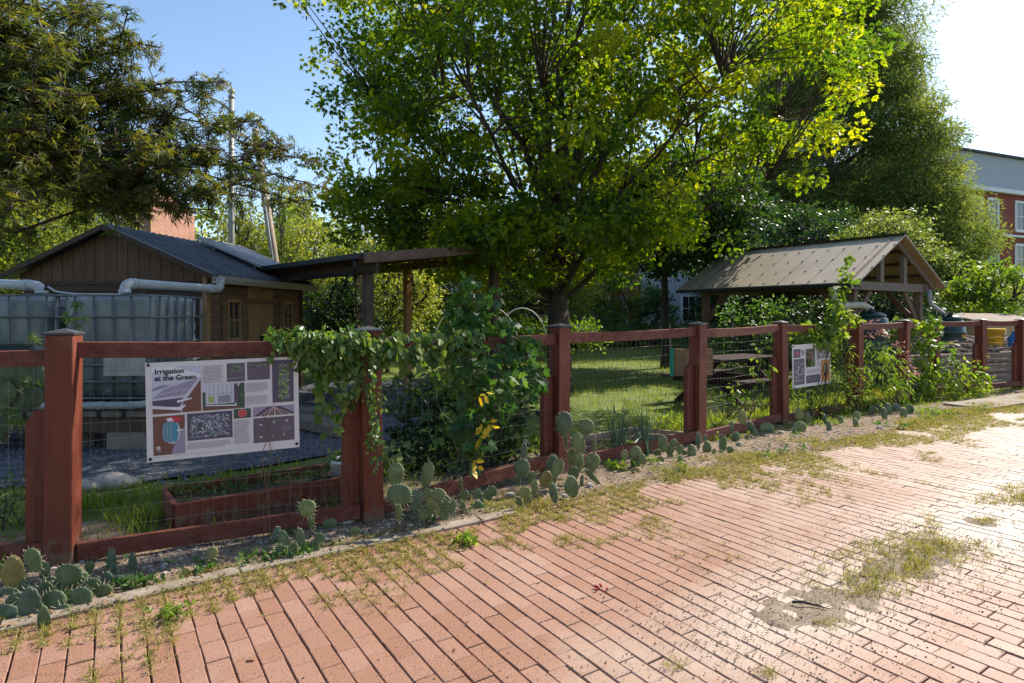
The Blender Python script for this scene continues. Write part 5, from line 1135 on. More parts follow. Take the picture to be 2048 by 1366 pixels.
jp = plant('joe_pye_weed', 'tall weed with drooping bright leaves and dusty pink flower heads', 'flowers', FT(6, .45, 0, .15),
      [(1725, 690, 8.9, 26), (1780, 710, 9.0, 28), (1755, 800, 8.8, 30), (1790, 770, 8.9, 30), (1735, 700, 8.9, 30), (1760, 720, 8.9, 36), (1745, 760, 8.9, 36), (1785, 740, 9.0, 36), (1770, 780, 8.9, 36), (1800, 790, 9.0, 30), (1720, 730, 8.8, 26), (1805, 760, 9.1, 26), (1730, 800, 8.7, 28), (1710, 770, 8.7, 26)], 'lance', .12, M['bright'], 1.6, droop=1.1, group='garden plants along the far bays',
      flowers=[((1765, 668, 8.9, 15), M['pink']), ((1741, 671, 8.9, 10), M['pink']), ((1798, 690, 9.0, 13), M['pink']), ((1806, 703, 9.0, 10), M['pink']), ((1818, 718, 9.0, 9), M['pink']), ((1820, 741, 8.9, 15), M['pink']), ((1834, 748, 8.9, 9), M['pink']), ((1745, 645, 9.2, 14), M['pink']), ((1806, 785, 8.8, 6), M['pink'])])
plant('goldenrod', 'goldenrod with yellow tips leaning out near the seventh post', 'flowers', FT(5, .9, 0, .2),
      [(1700, 800, 8.5, 26), (1725, 790, 8.5, 24), (1690, 770, 8.5, 22), (1750, 800, 8.6, 22)], 'narrow', .09, M['bright'], 1.3, group='garden plants along the far bays', flowers=[((1665, 765, 8.4, 9), M['gold']), ((1752, 785, 8.6, 10), M['gold']), ((1760, 792, 8.6, 8), M['gold']), ((1742, 800, 8.6, 8), M['gold']), ((1728, 755, 8.6, 6), M['gold'])])
plant('climbing_vine', 'thick leafy vine wrapping the eighth and ninth posts', 'vine', FT(7, .4, 0, .05),
      [(1790, 700, 9.8, 22), (1785, 665, 9.8, 18), (1815, 740, 9.8, 22), (1800, 650, 9.9, 20), (1825, 655, 9.9, 20), (1850, 650, 10.0, 20), (1870, 660, 10.1, 16), (1858, 690, 10.0, 22), (1845, 720, 9.9, 18), (1855, 750, 9.9, 22), (1850, 785, 9.8, 24), (1830, 690, 9.9, 14), (1835, 800, 9.7, 20), (1812, 670, 9.9, 14), (1868, 640, 10.0, 12)], 'lobed', .085, M['bright'], 1.5, group='vines climbing the far bays')
plant('sunflower_clump', 'leafy clump of small yellow flowers outside the ninth post', 'flowers', FT(8, .4, 0, .3),
      [(1870, 740, 10.0, 22), (1890, 750, 10.1, 20), (1930, 735, 10.3, 22), (1900, 800, 10.0, 26), (1885, 780, 10.0, 28), (1915, 760, 10.1, 26), (1905, 720, 10.2, 16), (1900, 690, 10.2, 12), (1940, 780, 10.2, 30), (1960, 745, 10.4, 20), (1975, 760, 10.5, 14), (1925, 800, 10.0, 24), (1880, 810, 9.8, 20), (1955, 775, 10.4, 22)], 'oval', .085, M['bright'], 1.3, group='garden plants along the far bays',
      flowers=[((1903, 685, 10.2, 5), M['gold']), ((1911, 688, 10.2, 4), M['gold']), ((1928, 672, 10.3, 4), M['gold']), ((1956, 722, 10.4, 5), M['gold']), ((1976, 713, 10.4, 4), M['gold']), ((1971, 738, 10.4, 5), M['gold'])])
plant('balloon_plant', 'upright plant with large round bright leaves inside the fifth bay', 'plants', Vector((2.95, 7.75, 0)),
      [(1522, 690, 7.6, 12), (1515, 715, 7.6, 15), (1530, 735, 7.55, 16), (1505, 745, 7.6, 14), (1520, 765, 7.6, 16), (1470, 775, 7.5, 15), (1490, 800, 7.5, 18), (1465, 805, 7.4, 14), (1515, 800, 7.6, 20), (1535, 755, 7.6, 12), (1450, 790, 7.4, 10)], 'oval', .085, M['bright'], .7, group='plants in the bed behind the fence',
      flowers=[((1492, 803, 7.35, 5), M['gold']), ((1503, 812, 7.35, 5), mat('orange petals', (.75, .22, .02), .6, .2, 9, 0)), ((1480, 812, 7.3, 5), M['gold'])])
plant('santolina', 'low rounded silver grey bush just inside the fifth bay', 'plants', Vector((2.45, 7.3, 0)),
      [(1430, 815, 7.3, 20), (1445, 820, 7.3, 20), (1420, 825, 7.2, 16), (1470, 822, 7.4, 14), (1415, 812, 7.3, 12)], 'narrow', .035, M['silver'], .9, group='plants in the bed behind the fence')
plant('strawberry_patch', 'low patch of bright ground leaves by the foot of the fourth post', 'plants', Vector((2.2, 6.95, 0)),
      [(1418, 855, 6.9, 14), (1432, 850, 7.0, 12), (1425, 870, 6.7, 12), (1445, 862, 7.0, 10)], 'oval', .04, M['bright'], .9, group='plants in the bed behind the fence')
plant('bean_plant', 'sprawling green seedling patch in the small timber edged bed', 'plants', Vector((1.0, 6.0, 0)),
      [(1205, 890, 5.9, 10), (1220, 885, 6.0, 12), (1240, 868, 6.3, 12), (1255, 878, 6.2, 12), (1230, 898, 5.9, 10), (1330, 840, 7.0, 16), (1345, 835, 7.1, 14), (1310, 845, 6.9, 10)], 'oval', .045, M['bright'], .7, group='plants in the bed behind the fence')
# onions
t = thing('onion_leaves', 'spray of tall grey green onion leaves in the timber edged bed', 'plants', (1.3, 6.1, .0), 'plants in the bed behind the fence')
b = MB()
for k in range(46):
    c = (1228, 1238, 1252, 1290, 1298)[k % 5]; p = P(c+rng.normal()*4, 880, 6.15+rng.normal()*.12); p.z = .02; e = p+Vector((rng.normal()*.12, rng.normal()*.08, rng.uniform(.32, .56))); b.tube([p, p.lerp(e, .5)+Vector((rng.normal()*.02, 0, .02)), e], [.006, .005, .0012], 4, False)
b.build('leaves', mat('onion green', (.075, .13, .065), .5, .3, 6, 0), t)
t = thing('garden_bed', 'dark soil bed with pale timber edging behind the fourth bay', 'garden bed', (1.2, 6.2, 0))
flat_pts = [(.62, 5.75), (1.75, 6.65), (1.45, 7.05), (.45, 6.35)]
b = MB(); b.prism([Vector((x, y, -.02)) for x, y in flat_pts], Z*.055); b.build('soil', M['soil'], t)
for a, c in (((.52, 6.42), (1.40, 7.12)), ((1.42, 7.12), (1.95, 6.78)), ((1.35, 6.75), (1.98, 6.62)), ((.40, 6.38), (.50, 5.95))):
    b = MB(); b.beam(Vector((*a, .05)), Vector((*c, .05)), .035, .09); b.build('edging_board', mat('pale edging timber', (.36, .26, .17), .8, .25, 8, .3), t, bevel=.004)
b = MB(); b.tube(bend([(1.15, 6.0, .07), (1.3, 6.35, .12), (1.42, 6.55, .12), (1.5, 6.3, .06)], .15), .009, 7); b.build('water_pipe', M['dirtypvc'], t)
t = thing('timber_edging', 'grey timber edging lying by the gravel path right of the large sign', 'edging', tuple(P(650, 820, 7.9)))
for a, c in ((P(588, 845, 7.7), P(700, 862, 6.9)), (P(588, 822, 8.3), P(712, 838, 7.8))):
    a.z = c.z = .09; b = MB(); b.beam(a, c, .30, .12); b.build('board', M['oldwood'], t, bevel=.01)

# beds and hedges at the back of the lawn
t = thing('flower_border', 'border of mixed perennials along the far edge of the lawn', 'flower bed', (5, 25.8, 0))
for nm, tpl, lm, n, sz, zs in (('leaves', 'narrow', M['lime'], 130, .14, .35), ('leaves', 'oval', M['silver'], 40, .10, .3), ('leaves', 'oval', M['shrubleaf'], 90, .12, .30), ('flower_head', 'oval', M['gold'], 10, .08, .3)):
    lv = LV(tpl)
    for k in range(n):
        x = rng.uniform(-3.5, 11.5); lv.clump((x, 25.6+.05*x+rng.normal()*.5, zs+rng.random()*.45), (.36, .3, .38) if nm == 'leaves' else (.1, .1, .07), 60 if nm == 'leaves' else 25, sz, .8, -.4)
    lv.build(nm, lm, t)
gen_tree(4.2, 27.0, 2.9, 1.1, .1, 'bright bushy sapling at the left of the far flower border', M['bright'], 50, 60, .11, 'shrubs at the back of the lawn', 'garden_shrub', .03, 'oval', cr=.35)
gen_tree(6.2, 26.6, 2.6, 1.0, .1, 'dark big leaved shrub right beside the shade tree trunk', M['shrubleaf'], 50, 60, .14, 'shrubs at the back of the lawn', 'garden_shrub', .03, 'oval', cr=.35)
gen_tree(5.5, 28.2, 3.4, 1.2, .1, 'pale feathery shrub in the middle of the far flower border', M['lime'], 55, 60, .11, 'shrubs at the back of the lawn', 'garden_shrub', .03, 'oval', cr=.4)
gen_tree(7.2, 15.9, 2.5, 1.5, .05, 'dark hedge shrub seen under the left pavilion eave', M['dark'], 110, 80, .10, 'shrubs at the back of the lawn', 'garden_shrub', .04, 'oval', cr=.4, hole=0)
gen_tree(10.0, 16.6, 2.6, 1.6, .05, 'dark hedge shrub seen beneath the pavilion gable', M['dark'], 110, 80, .10, 'shrubs at the back of the lawn', 'garden_shrub', .04, 'oval', cr=.4, hole=0)
gen_tree(4.7, 11.6, 1.7, .9, .05, 'leafy shrub behind the picnic table', M['shrubleaf'], 60, 70, .08, 'shrubs at the back of the lawn', 'garden_shrub', .04, 'oval', cr=.3, hole=0)
t = thing('vegetable_rows', 'knee high hedge of vegetable plants behind the rail right of the mulberry shrub', 'plants', (.2, 18.5, 0))
lv = LV('oval'); [lv.clump((rng.uniform(-4.5, 2.6), 18.6+rng.normal()*.4, .5+rng.random()*.6), (.3, .3, .35), 55, .11, .8, -.2) for _ in range(110)]; lv.build('leaves', M['bright'], t)
# left edge plants
plant('lower_left_shrub', 'small weedy shrub behind the mesh at the far left', 'shrub', Vector((-3.3, 4.0, 0)), [(30, 985, 4.1, 30), (60, 960, 4.2, 26), (20, 1010, 4.0, 24), (75, 1000, 4.1, 18), (10, 960, 4.2, 20)], 'oval', .035, M['shrubleaf'], .5)
plant('chaste_seedling', 'young finger leaved seedling standing just left of the first post', 'plants', Vector((-3.05, 4.15, 0)), [(145, 625, 4.4, 16), (165, 640, 4.4, 14), (65, 680, 4.2, 14), (55, 770, 4.1, 16), (40, 830, 4.1, 18), (70, 850, 4.1, 16), (85, 780, 4.1, 10), (150, 605, 4.4, 8)], 'palm5', .085, M['vine'], .45)
for i, (x, y, s_) in enumerate(((P(225, 968, 5.0), 0, .13), (P(195, 972, 4.95), 0, .08), (P(168, 975, 4.9), 0, .09), (P(262, 966, 5.05), 0, .07))):
    bm_lbl = ('largest pale boulder beside the gravel path', 'middle pale stone in the row by the gravel path', 'pale stone nearest the first post by the gravel path', 'smallest pale stone right of the boulder row')[i]
    b = MB(); c = Vector((x.x, x.y, s_*.3)); b.smooth = True; rings = []
    for a in range(7):
        for q_ in range(12):
            th = math.pi*a/6; ph_ = 6.283*q_/12; n_ = 1+.18*noise.noise(Vector((math.sin(th)*math.cos(ph_)+i*3, math.sin(th)*math.sin(ph_), math.cos(th))))
            rings.append(c+Vector((math.sin(th)*math.cos(ph_)*s_*1.25*n_, math.sin(th)*math.sin(ph_)*s_*.8*n_, math.cos(th)*s_*.6*n_)))
    b.add(rings, [(a*12+q_, (a+1)*12+q_, (a+1)*12+(q_+1) % 12, a*12+(q_+1) % 12) for a in range(6) for q_ in range(12)])
    tag(b.build('stone', M['stone'], loc=c), bm_lbl, 'stone', 'stones along the gravel path')

# ------------------------------------------------------------------ prickly pears
def pad(parent, c, w_, h, ang, yaw, tint, thick=.16):
    nu, nv = 16, 9; V = []
    for i in range(nv):
        th = math.pi*i/(nv-1); y = -math.cos(th)/2; rr = math.sin(th)*(.5+.10*y*2*.9)*(1 if y > 0 else (1-.12*abs(y)*2))
        for j in range(nu):
            ph_ = 2*math.pi*j/nu; x = math.cos(ph_)*rr; z = math.sin(ph_)*rr
            V.append((x*w_, z*min(w_, h)*thick*(1.0+.3*(1-abs(y)*2))*1.1, y*h))
    V = np.array(V); V[:, 1] += .06*w_*np.sin(V[:, 2]/h*3+yaw*3); a = R(ang)
    x, z = V[:, 0]*math.cos(a)+V[:, 2]*math.sin(a), -V[:, 0]*math.sin(a)+V[:, 2]*math.cos(a); y = V[:, 1].copy()
    cy_, sy_ = math.cos(yaw), math.sin(yaw); X = x*cy_-y*sy_; Yv = x*sy_+y*cy_
    W3 = np.stack([X+c[0], Yv+c[1], z+c[2]], 1); T = [(i*nu+j, i*nu+(j+1) % nu, (i+1)*nu+(j+1) % nu, (i+1)*nu+j) for i in range(nv-1) for j in range(nu)]
    return np_mesh('pad', W3, T, M['cactus'], parent, np.full(len(T), tint), True)
SP = M_sp = mat('pale cactus spines', (.62, .54, .38), .6, .2, 9, 0)
def cactus(label, pads, off, sc, Y, kind='prickly_pear'):
    """pads in the photograph's pixels: (x, y, w, h, tilt, yaw, tint) inside a crop with its offset and scale; all stand in the plane at depth Y"""
    P0 = [((x/sc+off[0]), (y/sc+off[1]), w_/sc, h/sc, a, yw, tn) for x, y, w_, h, a, yw, tn in pads]
    xm = sum(p[0] for p in P0)/len(P0); bt = max(p[1]+p[3]/2 for p in P0); t = thing(kind, label, 'cactus', tuple(Vector(((xm-CX)/F*Y, Y, 0))), 'prickly pears along the foot of the fence')
    b = MB()
    for k, (x, y, w_, h, a, yw, tn) in enumerate(P0):
        yb = y+.42*(h*abs(math.cos(R(a)))+w_*abs(math.sin(R(a)))); yy = Y+((k*37) % 11-5)*.012
        if yb > HY+60: yy = min(yy, F*HC/(yb-HY)+.04)
        c = P(x, y, yy); W_, H_ = 1.14*w_*yy/F, 1.12*h*yy/F; th = .16
        if w_ < h*.42: th = .16 if W_ > .03 else .4
        pad(t, c, W_/max(.5, math.cos(yw)), H_, a, yw, min(1, max(0, tn+rng.normal()*.10)), th)
        n = max(5, int(H_*160))       # spines round the rim
        for q_ in range(n):
            fa = 2*math.pi*q_/n+.3; ln = .016+.012*rng.random(); dx, dz = math.sin(fa)*W_*.5, math.cos(fa)*H_*.5; ar = R(a); dd = Vector((dx*math.cos(ar)+dz*math.sin(ar), 0, -dx*math.sin(ar)+dz*math.cos(ar)))
            dd = Vector((dd.x*math.cos(yw), dd.x*math.sin(yw), dd.z)); d1 = (dd.normalized()+Vector((rng.normal()*.35, rng.normal()*.6, rng.normal()*.35))).normalized(); p_ = c+dd*.95; b.tube([p_, p_+d1*ln], [.0011, .0004], 3, False)
    tag(b.build('spines', SP, t), kind='stuff'); return t
o2, s2 = (0, 780), 2.331
cactus('sprawling prickly pear heaped at the foot of the first post', [(250, 1000, 95, 120, -12, .2, .2), (90, 1010, 110, 120, 15, .3, .15), (370, 980, 90, 110, 20, .2, .25), (20, 1050, 100, 90, 10, .2, .15), (60, 860, 150, 85, 80, .2, .95), (98, 915, 105, 90, 60, -.2, .35), (155, 795, 58, 108, -18, .3, .4), (225, 925, 85, 100, 0, .2, .15), (210, 850, 62, 92, 18, -.4, .4), (212, 942, 88, 66, 75, .1, .45), (140, 1012, 165, 88, 80, 0, .12), (320, 862, 108, 88, 12, .1, .5), (318, 972, 58, 72, 6, .5, .3), (300, 920, 90, 110, 20, .2, .2), (425, 925, 64, 88, 22, .3, .4), (205, 1076, 125, 46, 82, 0, .3), (290, 1035, 62, 64, 0, .3, .2), (480, 940, 60, 62, 20, .4, .3), (375, 885, 50, 80, -15, .6, .2), (40, 960, 70, 70, 20, .4, .2)], o2, s2, 3.05)
cactus('small prickly pear with two pads left of the planter front', [(988, 760, 46, 50, 0, .2, .75), (998, 802, 26, 42, 0, .5, .5), (975, 840, 40, 36, 60, .2, .5), (870, 865, 66, 44, 70, .2, .98), (810, 808, 22, 90, -55, .3, .6)], o2, s2, 3.42)
cactus('flat grey green pads lying between the first two posts', [(500, 898, 90, 50, 78, .2, .2), (418, 826, 34, 46, 0, .4, .3), (560, 902, 70, 44, 70, .2, .25), (640, 885, 40, 42, 20, .4, .4), (520, 800, 110, 34, 85, .1, .2), (620, 808, 90, 30, 80, .2, .15)], o2, s2, 3.25)
cactus('single round pad balanced on a thin stalk beside the second post', [(1430, 552, 72, 72, 0, .1, .72), (1452, 612, 22, 76, -8, .2, .5)], o2, s2, 3.72)
cactus('low heap of bluish pads left of the second post', [(1325, 690, 70, 36, 60, .2, .2), (1400, 690, 80, 36, 80, .2, .15), (1465, 732, 60, 40, 70, .2, .3), (1365, 745, 36, 60, 15, .3, .2), (1290, 670, 60, 34, -70, .2, .2), (1490, 690, 46, 40, 40, .3, .3), (1310, 745, 46, 40, 30, .3, .25)], o2, s2, 3.55)
o5, s5 = (560, 840), 3.012
cactus('tall prickly pear of two large stacked pads right of the second post', [(715, 560, 34, 96, -3, .1, .6), (718, 455, 130, 122, 8, .05, .42), (697, 328, 86, 128, 2, .1, .45)], o5, s5, 3.88)
cactus('prickly pear bush with one slender pad held high right of the second post', [(815, 480, 84, 110, 8, .3, .15), (885, 445, 64, 62, 0, .3, .45), (888, 335, 64, 150, 10, .2, .5), (955, 450, 74, 68, 20, .2, .65), (905, 497, 92, 50, 82, 0, .5), (993, 528, 74, 140, -3, .35, .35), (1040, 525, 36, 76, 12, .3, .55), (868, 560, 86, 70, 30, .2, .4), (450, 690, 60, 80, 0, .4, .4), (300, 640, 70, 80, 15, .4, .35), (945, 545, 30, 60, 0, .3, .9)], o5, s5, 4.0)
cactus('tiny prickly pear with a pointed bud in the middle of the third bay', [(1112, 452, 44, 54, 0, .2, .7), (1088, 388, 20, 70, -6, .2, .55)], o5, s5, 4.45)
cactus('loose flat pads on the soil at the middle of the third bay', [(1195, 530, 74, 62, 65, .3, .5), (1188, 445, 44, 62, 0, .4, .45), (1255, 450, 50, 66, -15, .4, .3), (1100, 525, 64, 34, 80, .2, .65), (1215, 490, 90, 24, 85, .2, .3), (1280, 430, 60, 50, 60, .2, .3)], o5, s5, 4.4)
cactus('prickly pear with a chalky upright pad near the third post', [(1457, 292, 84, 104, 4, .15, .4), (1470, 196, 34, 108, 3, .3, .1), (1432, 365, 30, 60, 0, .2, .5)], o5, s5, 4.75)
cactus('prickly pear with two leaning oval pads left of the third post', [(1518, 352, 76, 56, 80, .1, .6), (1602, 358, 92, 78, 80, .1, .95), (1640, 275, 66, 118, 8, .4, .5), (1673, 292, 62, 104, 22, .25, .55), (1650, 365, 26, 50, 0, .2, .6)], o5, s5, 4.85)
cactus('low prickly pear cluster in front of the chalky pad', [(1475, 438, 66, 66, 0, .3, .68), (1535, 410, 36, 82, 5, .4, .45), (1490, 480, 96, 46, 80, .1, .5), (1440, 492, 50, 36, 60, .2, .5)], o5, s5, 4.45)
cactus('pair of broad pads lying in front of the third post', [(1650, 442, 46, 116, -14, .5, .3), (1755, 405, 118, 84, 78, .15, .4)], o5, s5, 4.55)
cactus('tallest branching prickly pear leaning beside the third post', [(1712, 25, 92, 135, 0, .1, .35), (1722, 125, 20, 120, -6, .2, .5), (1845, 45, 86, 92, 10, .1, .55), (1785, 125, 54, 92, 12, .3, .6), (1810, 168, 54, 112, 4, .3, .58), (1765, 228, 58, 108, -6, .3, .55), (1808, 262, 40, 96, 4, .3, .5), (1770, 325, 62, 76, 0, .2, .5), (1882, 255, 84, 98, 5, .15, .62), (1893, 152, 18, 112, 2, .2, .4), (1885, 345, 30, 120, -45, .2, .55), (1818, 372, 20, 80, 5, .2, .5)], o5, s5, 5.0)
o6, s6 = (1080, 560), 3.414
cactus('small prickly pear at the left of the fourth bay', [(578, 1195, 66, 50, 70, .2, .7), (655, 1187, 74, 92, -10, .2, .6), (655, 1252, 70, 88, -8, .2, .55), (702, 1228, 50, 72, -20, .3, .72), (655, 1310, 56, 56, 0, .2, .9)], o6, s6, 5.55)
cactus('branching prickly pear in the middle of the fourth bay', [(840, 1118, 60, 104, -4, .25, .5), (887, 1158, 62, 72, 15, .2, .7), (805, 1192, 50, 62, 0, .2, .55), (912, 1112, 44, 46, 0, .2, .6), (955, 1157, 52, 58, 0, .3, .55), (890, 1202, 56, 42, 60, .2, .6), (822, 1235, 50, 60, 30, .2, .85)], o6, s6, 5.95)
cactus('wide low prickly pear left of the fourth post', [(1035, 1177, 94, 64, 80, .1, .6), (985, 1187, 52, 40, 70, .2, .5), (960, 1230, 60, 40, 60, .2, .85)], o6, s6, 6.2)
cactus('prickly pear with a chalky white pad against the fourth post', [(1080, 1098, 32, 108, 0, .3, .05), (1128, 1086, 28, 44, 5, .3, .3), (1140, 1152, 92, 62, 80, .1, .45), (1190, 1180, 50, 34, 80, .1, .4)], o6, s6, 6.3)
cactus('upright prickly pear pads just right of the fourth post', [(1250, 1127, 56, 112, 8, .3, .6), (1300, 1162, 52, 46, 30, .2, .5), (1240, 1180, 40, 30, 60, .2, .5)], o6, s6, 6.5)
cactus('prickly pear with one thin upright pad in the fifth bay', [(1310, 1010, 20, 84, -4, .2, .35), (1336, 1080, 62, 76, 0, .2, .55)], o6, s6, 6.85)
cactus('prickly pear with a chain of chalky pads in the fifth bay', [(1382, 940, 60, 92, -6, .2, .85), (1442, 1005, 44, 92, -38, .3, .05), (1470, 1048, 38, 56, 0, .3, .5)], o6, s6, 7.1)
cactus('spiny round prickly pear near the fifth post', [(1550, 1020, 92, 82, 0, .1, .62)], o6, s6, 7.3)
cactus('prickly pear with yellowish pads right of the fifth post', [(1770, 922, 78, 66, 60, .1, .8), (1832, 952, 86, 46, 75, .1, .8), (1775, 1010, 84, 82, 10, .1, .7), (1740, 1040, 30, 60, -20, .3, .5)], o6, s6, 7.75)
o7, s7 = (1340, 440), 2.893
cactus('shaded prickly pear heap in front of the sixth bay', [(890, 1110, 14, 74, 0, .2, .3), (900, 1160, 60, 36, 70, .2, .3), (920, 1200, 70, 36, 75, .2, .25), (985, 1165, 40, 50, 0, .2, .55), (1080, 1142, 50, 60, 0, .3, .75), (1075, 1180, 60, 40, 70, .2, .6)], o7, s7, 8.2)
cactus('wide heap of dull green pads in front of the seventh bay', [(1175, 1105, 46, 60, 10, .3, .3), (1215, 1090, 60, 60, 0, .2, .3), (1265, 1100, 70, 50, 70, .2, .35), (1310, 1090, 60, 56, 0, .3, .35), (1240, 1130, 80, 40, 80, .1, .25), (1350, 1120, 60, 50, 60, .2, .4), (1390, 1100, 50, 60, 10, .2, .4)], o7, s7, 8.9)
cactus('large shadowed prickly pear growing inside the yard at the far left', [(-8, 805-780+0, 120, 150, 0, .2, .2), (60, -60, 120, 120, 30, .2, .15), (-30, 170, 130, 140, 0, .2, .2), (130, -90, 150, 110, 60, .2, .3), (40, 60, 110, 130, 15, .2, .15), (130, 40, 90, 110, 70, .3, .2)], o2, s2, 4.3)

# ------------------------------------------------------------------ rocks, litter, weeds, grass
def pebbles(name, label, n, fn, smin, smax, m, lab2='stuff'):
    V = []; T = []; k = 0
    oc = norm(np.array([(x, y, z) for x in (-1, 1) for y in (-1, 1) for z in (-1, 1)], float)); fq = np.array([(0, 2, 3, 1), (4, 5, 7, 6), (0, 1, 5, 4), (2, 6, 7, 3), (0, 4, 6, 2), (1, 3, 7, 5)])
    for _ in range(n):
        p = fn(); s_ = smin*(smax/smin)**(rng.random()**2.2); v = oc*np.array([1, rng.uniform(.6, 1), rng.uniform(.4, .8)])*(1+rng.normal(size=(8, 1))*.12)*s_; a = rng.random()*6.28; c, sn = math.cos(a), math.sin(a)
        V.append(np.stack([v[:, 0]*c-v[:, 1]*sn+p[0], v[:, 0]*sn+v[:, 1]*c+p[1], v[:, 2]+p[2]], 1)); T.append(fq+k); k += 8
    o = np_mesh(name, np.concatenate(V), np.concatenate(T), m, None); tag(o, label, kind='stuff'); return o
def in_strip():
    while True:
        s = rng.uniform(-3.6, 13); m = rng.normal()*.30+3.98
        if 3.58 < m < 4.5 and rng.random() < 1-.05*s: p = SM(s, m); return (p.x, p.y, zdirt(s, m)+.003)
pebbles('pebbles', 'small pale pebbles scattered through the dirt strip under the fence', 5200, in_strip, .004, .020, M['pebble'])
def in_gravel():
    while True:
        x, y = rng.uniform(-6, -1.2), rng.uniform(4.9, 8.6)
        if y > 4.95+max(0, x+4.2)*.12+max(0, x+2.6)*1.1+.1*math.sin(x*5): return (x, y, .016)
pebbles('gravel', 'loose blue grey gravel of the garden path', 9000, in_gravel, .008, .022, M['gravelstone'])
def in_sand():
    s = rng.uniform(.6, 10) if rng.random() < .5 else rng.uniform(2.0, 4.6); m = 1.7+rng.normal()*.30; p = SM(s, m); return (p.x, p.y, max(.001, zsand(s, m))+.001)
pebbles('grit', 'fine grit scattered over the worn middle of the brick alley', 13000, in_sand, .0015, .0060, M['sand'])
rocks = [(590, 1058, .055), (1020, 998, .035), (1180, 978, .03), (1092, 975, .038), (985, 1003, .02), (1320, 935, .03), (1480, 893, .035), (1562, 870, .035), (1590, 878, .025), (690, 1052, .05), (1130, 1000, .025), (650, 1088, .022), (820, 1060, .018), (1760, 860, .04), (400, 1145, .02), (330, 1140, .016)]
for i, (px, py, s_) in enumerate(rocks):
    p = G(px, py); b = MB(); vs_ = []
    for a in range(5):
        for q_ in range(8):
            th = math.pi*a/4; ph_ = 6.283*q_/8; n_ = 1+.35*noise.noise(Vector((math.sin(th)*math.cos(ph_)*1.3+i*3, math.sin(th)*math.sin(ph_)*1.3, math.cos(th))))
            vs_.append(Vector((p.x, p.y, .03))+Vector((math.sin(th)*math.cos(ph_)*s_*1.2*n_, math.sin(th)*math.sin(ph_)*s_*.8*n_, math.cos(th)*s_*.6*n_)))
    b.add(vs_, [(a*8+q_, (a+1)*8+q_, (a+1)*8+(q_+1) % 8, a*8+(q_+1) % 8) for a in range(4) for q_ in range(8)])
    where = ('just left of the second post', 'in front of the low cactus cluster by the third bay', 'under the pair of broad pads by the third post', 'beneath the chalky upright pad', 'at the kerb end in the third bay', 'below the small cactus in the fourth bay', 'below the thin upright pad of the fifth bay', 'near the spiny round cactus', 'right of the spiny round cactus', 'at the foot of the second post', 'between the broad pads and the alley', 'beside the kerb left of the second post', 'beside the tall stacked pads', 'in front of the seventh post', 'below the first rail near the planter', 'right of the first post cactus')[i]
    tag(b.build('rock', M['stone'], loc=(p.x, p.y, .03)), 'pale rock on the dirt '+where, 'rock', 'rocks in the dirt strip')
t = thing('stick', 'dark dry stick lying on the bricks at the lower right', 'stick', tuple(G(1620, 1214)))
b = MB(); b.tube([G(1584, 1209)+Z*.012, G(1605, 1212)+Z*.02, G(1630, 1216)+Z*.014, G(1660, 1222)+Z*.01], [.006, .007, .005, .002], 6); b.tube([G(1622, 1215)+Z*.015, G(1640, 1222)+Z*.03, G(1650, 1230)+Z*.02], [.003, .002, .001], 5); b.build('twig', M['barklight'], t)
def fallen(name, label, n, fn, m, sz, tpl='oval'):
    lv = LV(tpl)
    for _ in range(n):
        p = fn(); d = rng.normal(size=(1, 3)); d[:, 2] *= .15; nz = rng.normal(size=(1, 3))*.35; nz[:, 2] += 1; lv.add([p], d, nz, sz*rng.uniform(.5, 1.2), rng.random())
    o = lv.build(name, m); tag(o, label, kind='stuff')
def litter():
    s = rng.uniform(-3, 14); m = 3.45+abs(rng.normal())*.45 if rng.random() < .93 else rng.uniform(0, 3.5)
    p = SM(s, m); return (p.x, p.y, .028 if m > 3.4 else .008)
fallen('leaf_litter', 'dry fallen leaves scattered along the strip and bricks', 2300, litter, M['dryleaf'], .032)
b = MB(); p = G(1200, 1180)
for k in range(9): c = p+Vector((rng.normal()*.018, rng.normal()*.018, .012)); b.lathe(c, [(.001, -.006), (.006, -.003), (.007, .001), (.003, .006)], 6)
tag(b.build('berries', mat('dark red berry', (.30, .01, .02), .4, .2, 8, 0), loc=p), 'few dark red berries dropped on the bricks', 'berries')

def blades(lv, pts, n, h, spread, lean=.35, tint=None):
    pts = np.repeat(np.asarray(pts), n, 0); m_ = len(pts); off = rng.normal(size=(m_, 3))*spread; off[:, 2] = 0
    d = rng.normal(size=(m_, 3))*lean; d[:, 2] = 1; nz = rng.normal(size=(m_, 3)); nz[:, 2] = 0
    base = np.repeat(rng.random(m_//n), n)
    lv.add(pts+off, d, nz, h*rng.uniform(.4, 1.2, m_), np.clip(.5*base+.5*rng.random(m_) if tint is None else tint, 0, 1))
# lawn
lv = LV('blade'); pts = []
while len(pts) < 21000:
    s = rng.uniform(-8, 26); m = 4.35+rng.random()**1.6*20; q_ = SM(s, m)
    if q_.y < 3.5 or abs(q_.x) > .95*q_.y+1: continue
    if -9 < q_.x < -.9 and 4.9+(.1*q_.x+.6 if q_.x > -3 else 0) < q_.y < 13: continue
    if .45 < q_.x < 1.9 and 5.75 < q_.y < 7 : continue
    pts.append((q_.x, q_.y, -.01))
pts = np.array(pts); near = pts[:, 1] < 10
blades(lv, pts[near], 9, .075, .05); blades(lv, pts[~near], 7, .09, .14)
o = lv.build('grass', M['grass']); tag(o, 'green lawn grass behind the fence', kind='stuff')
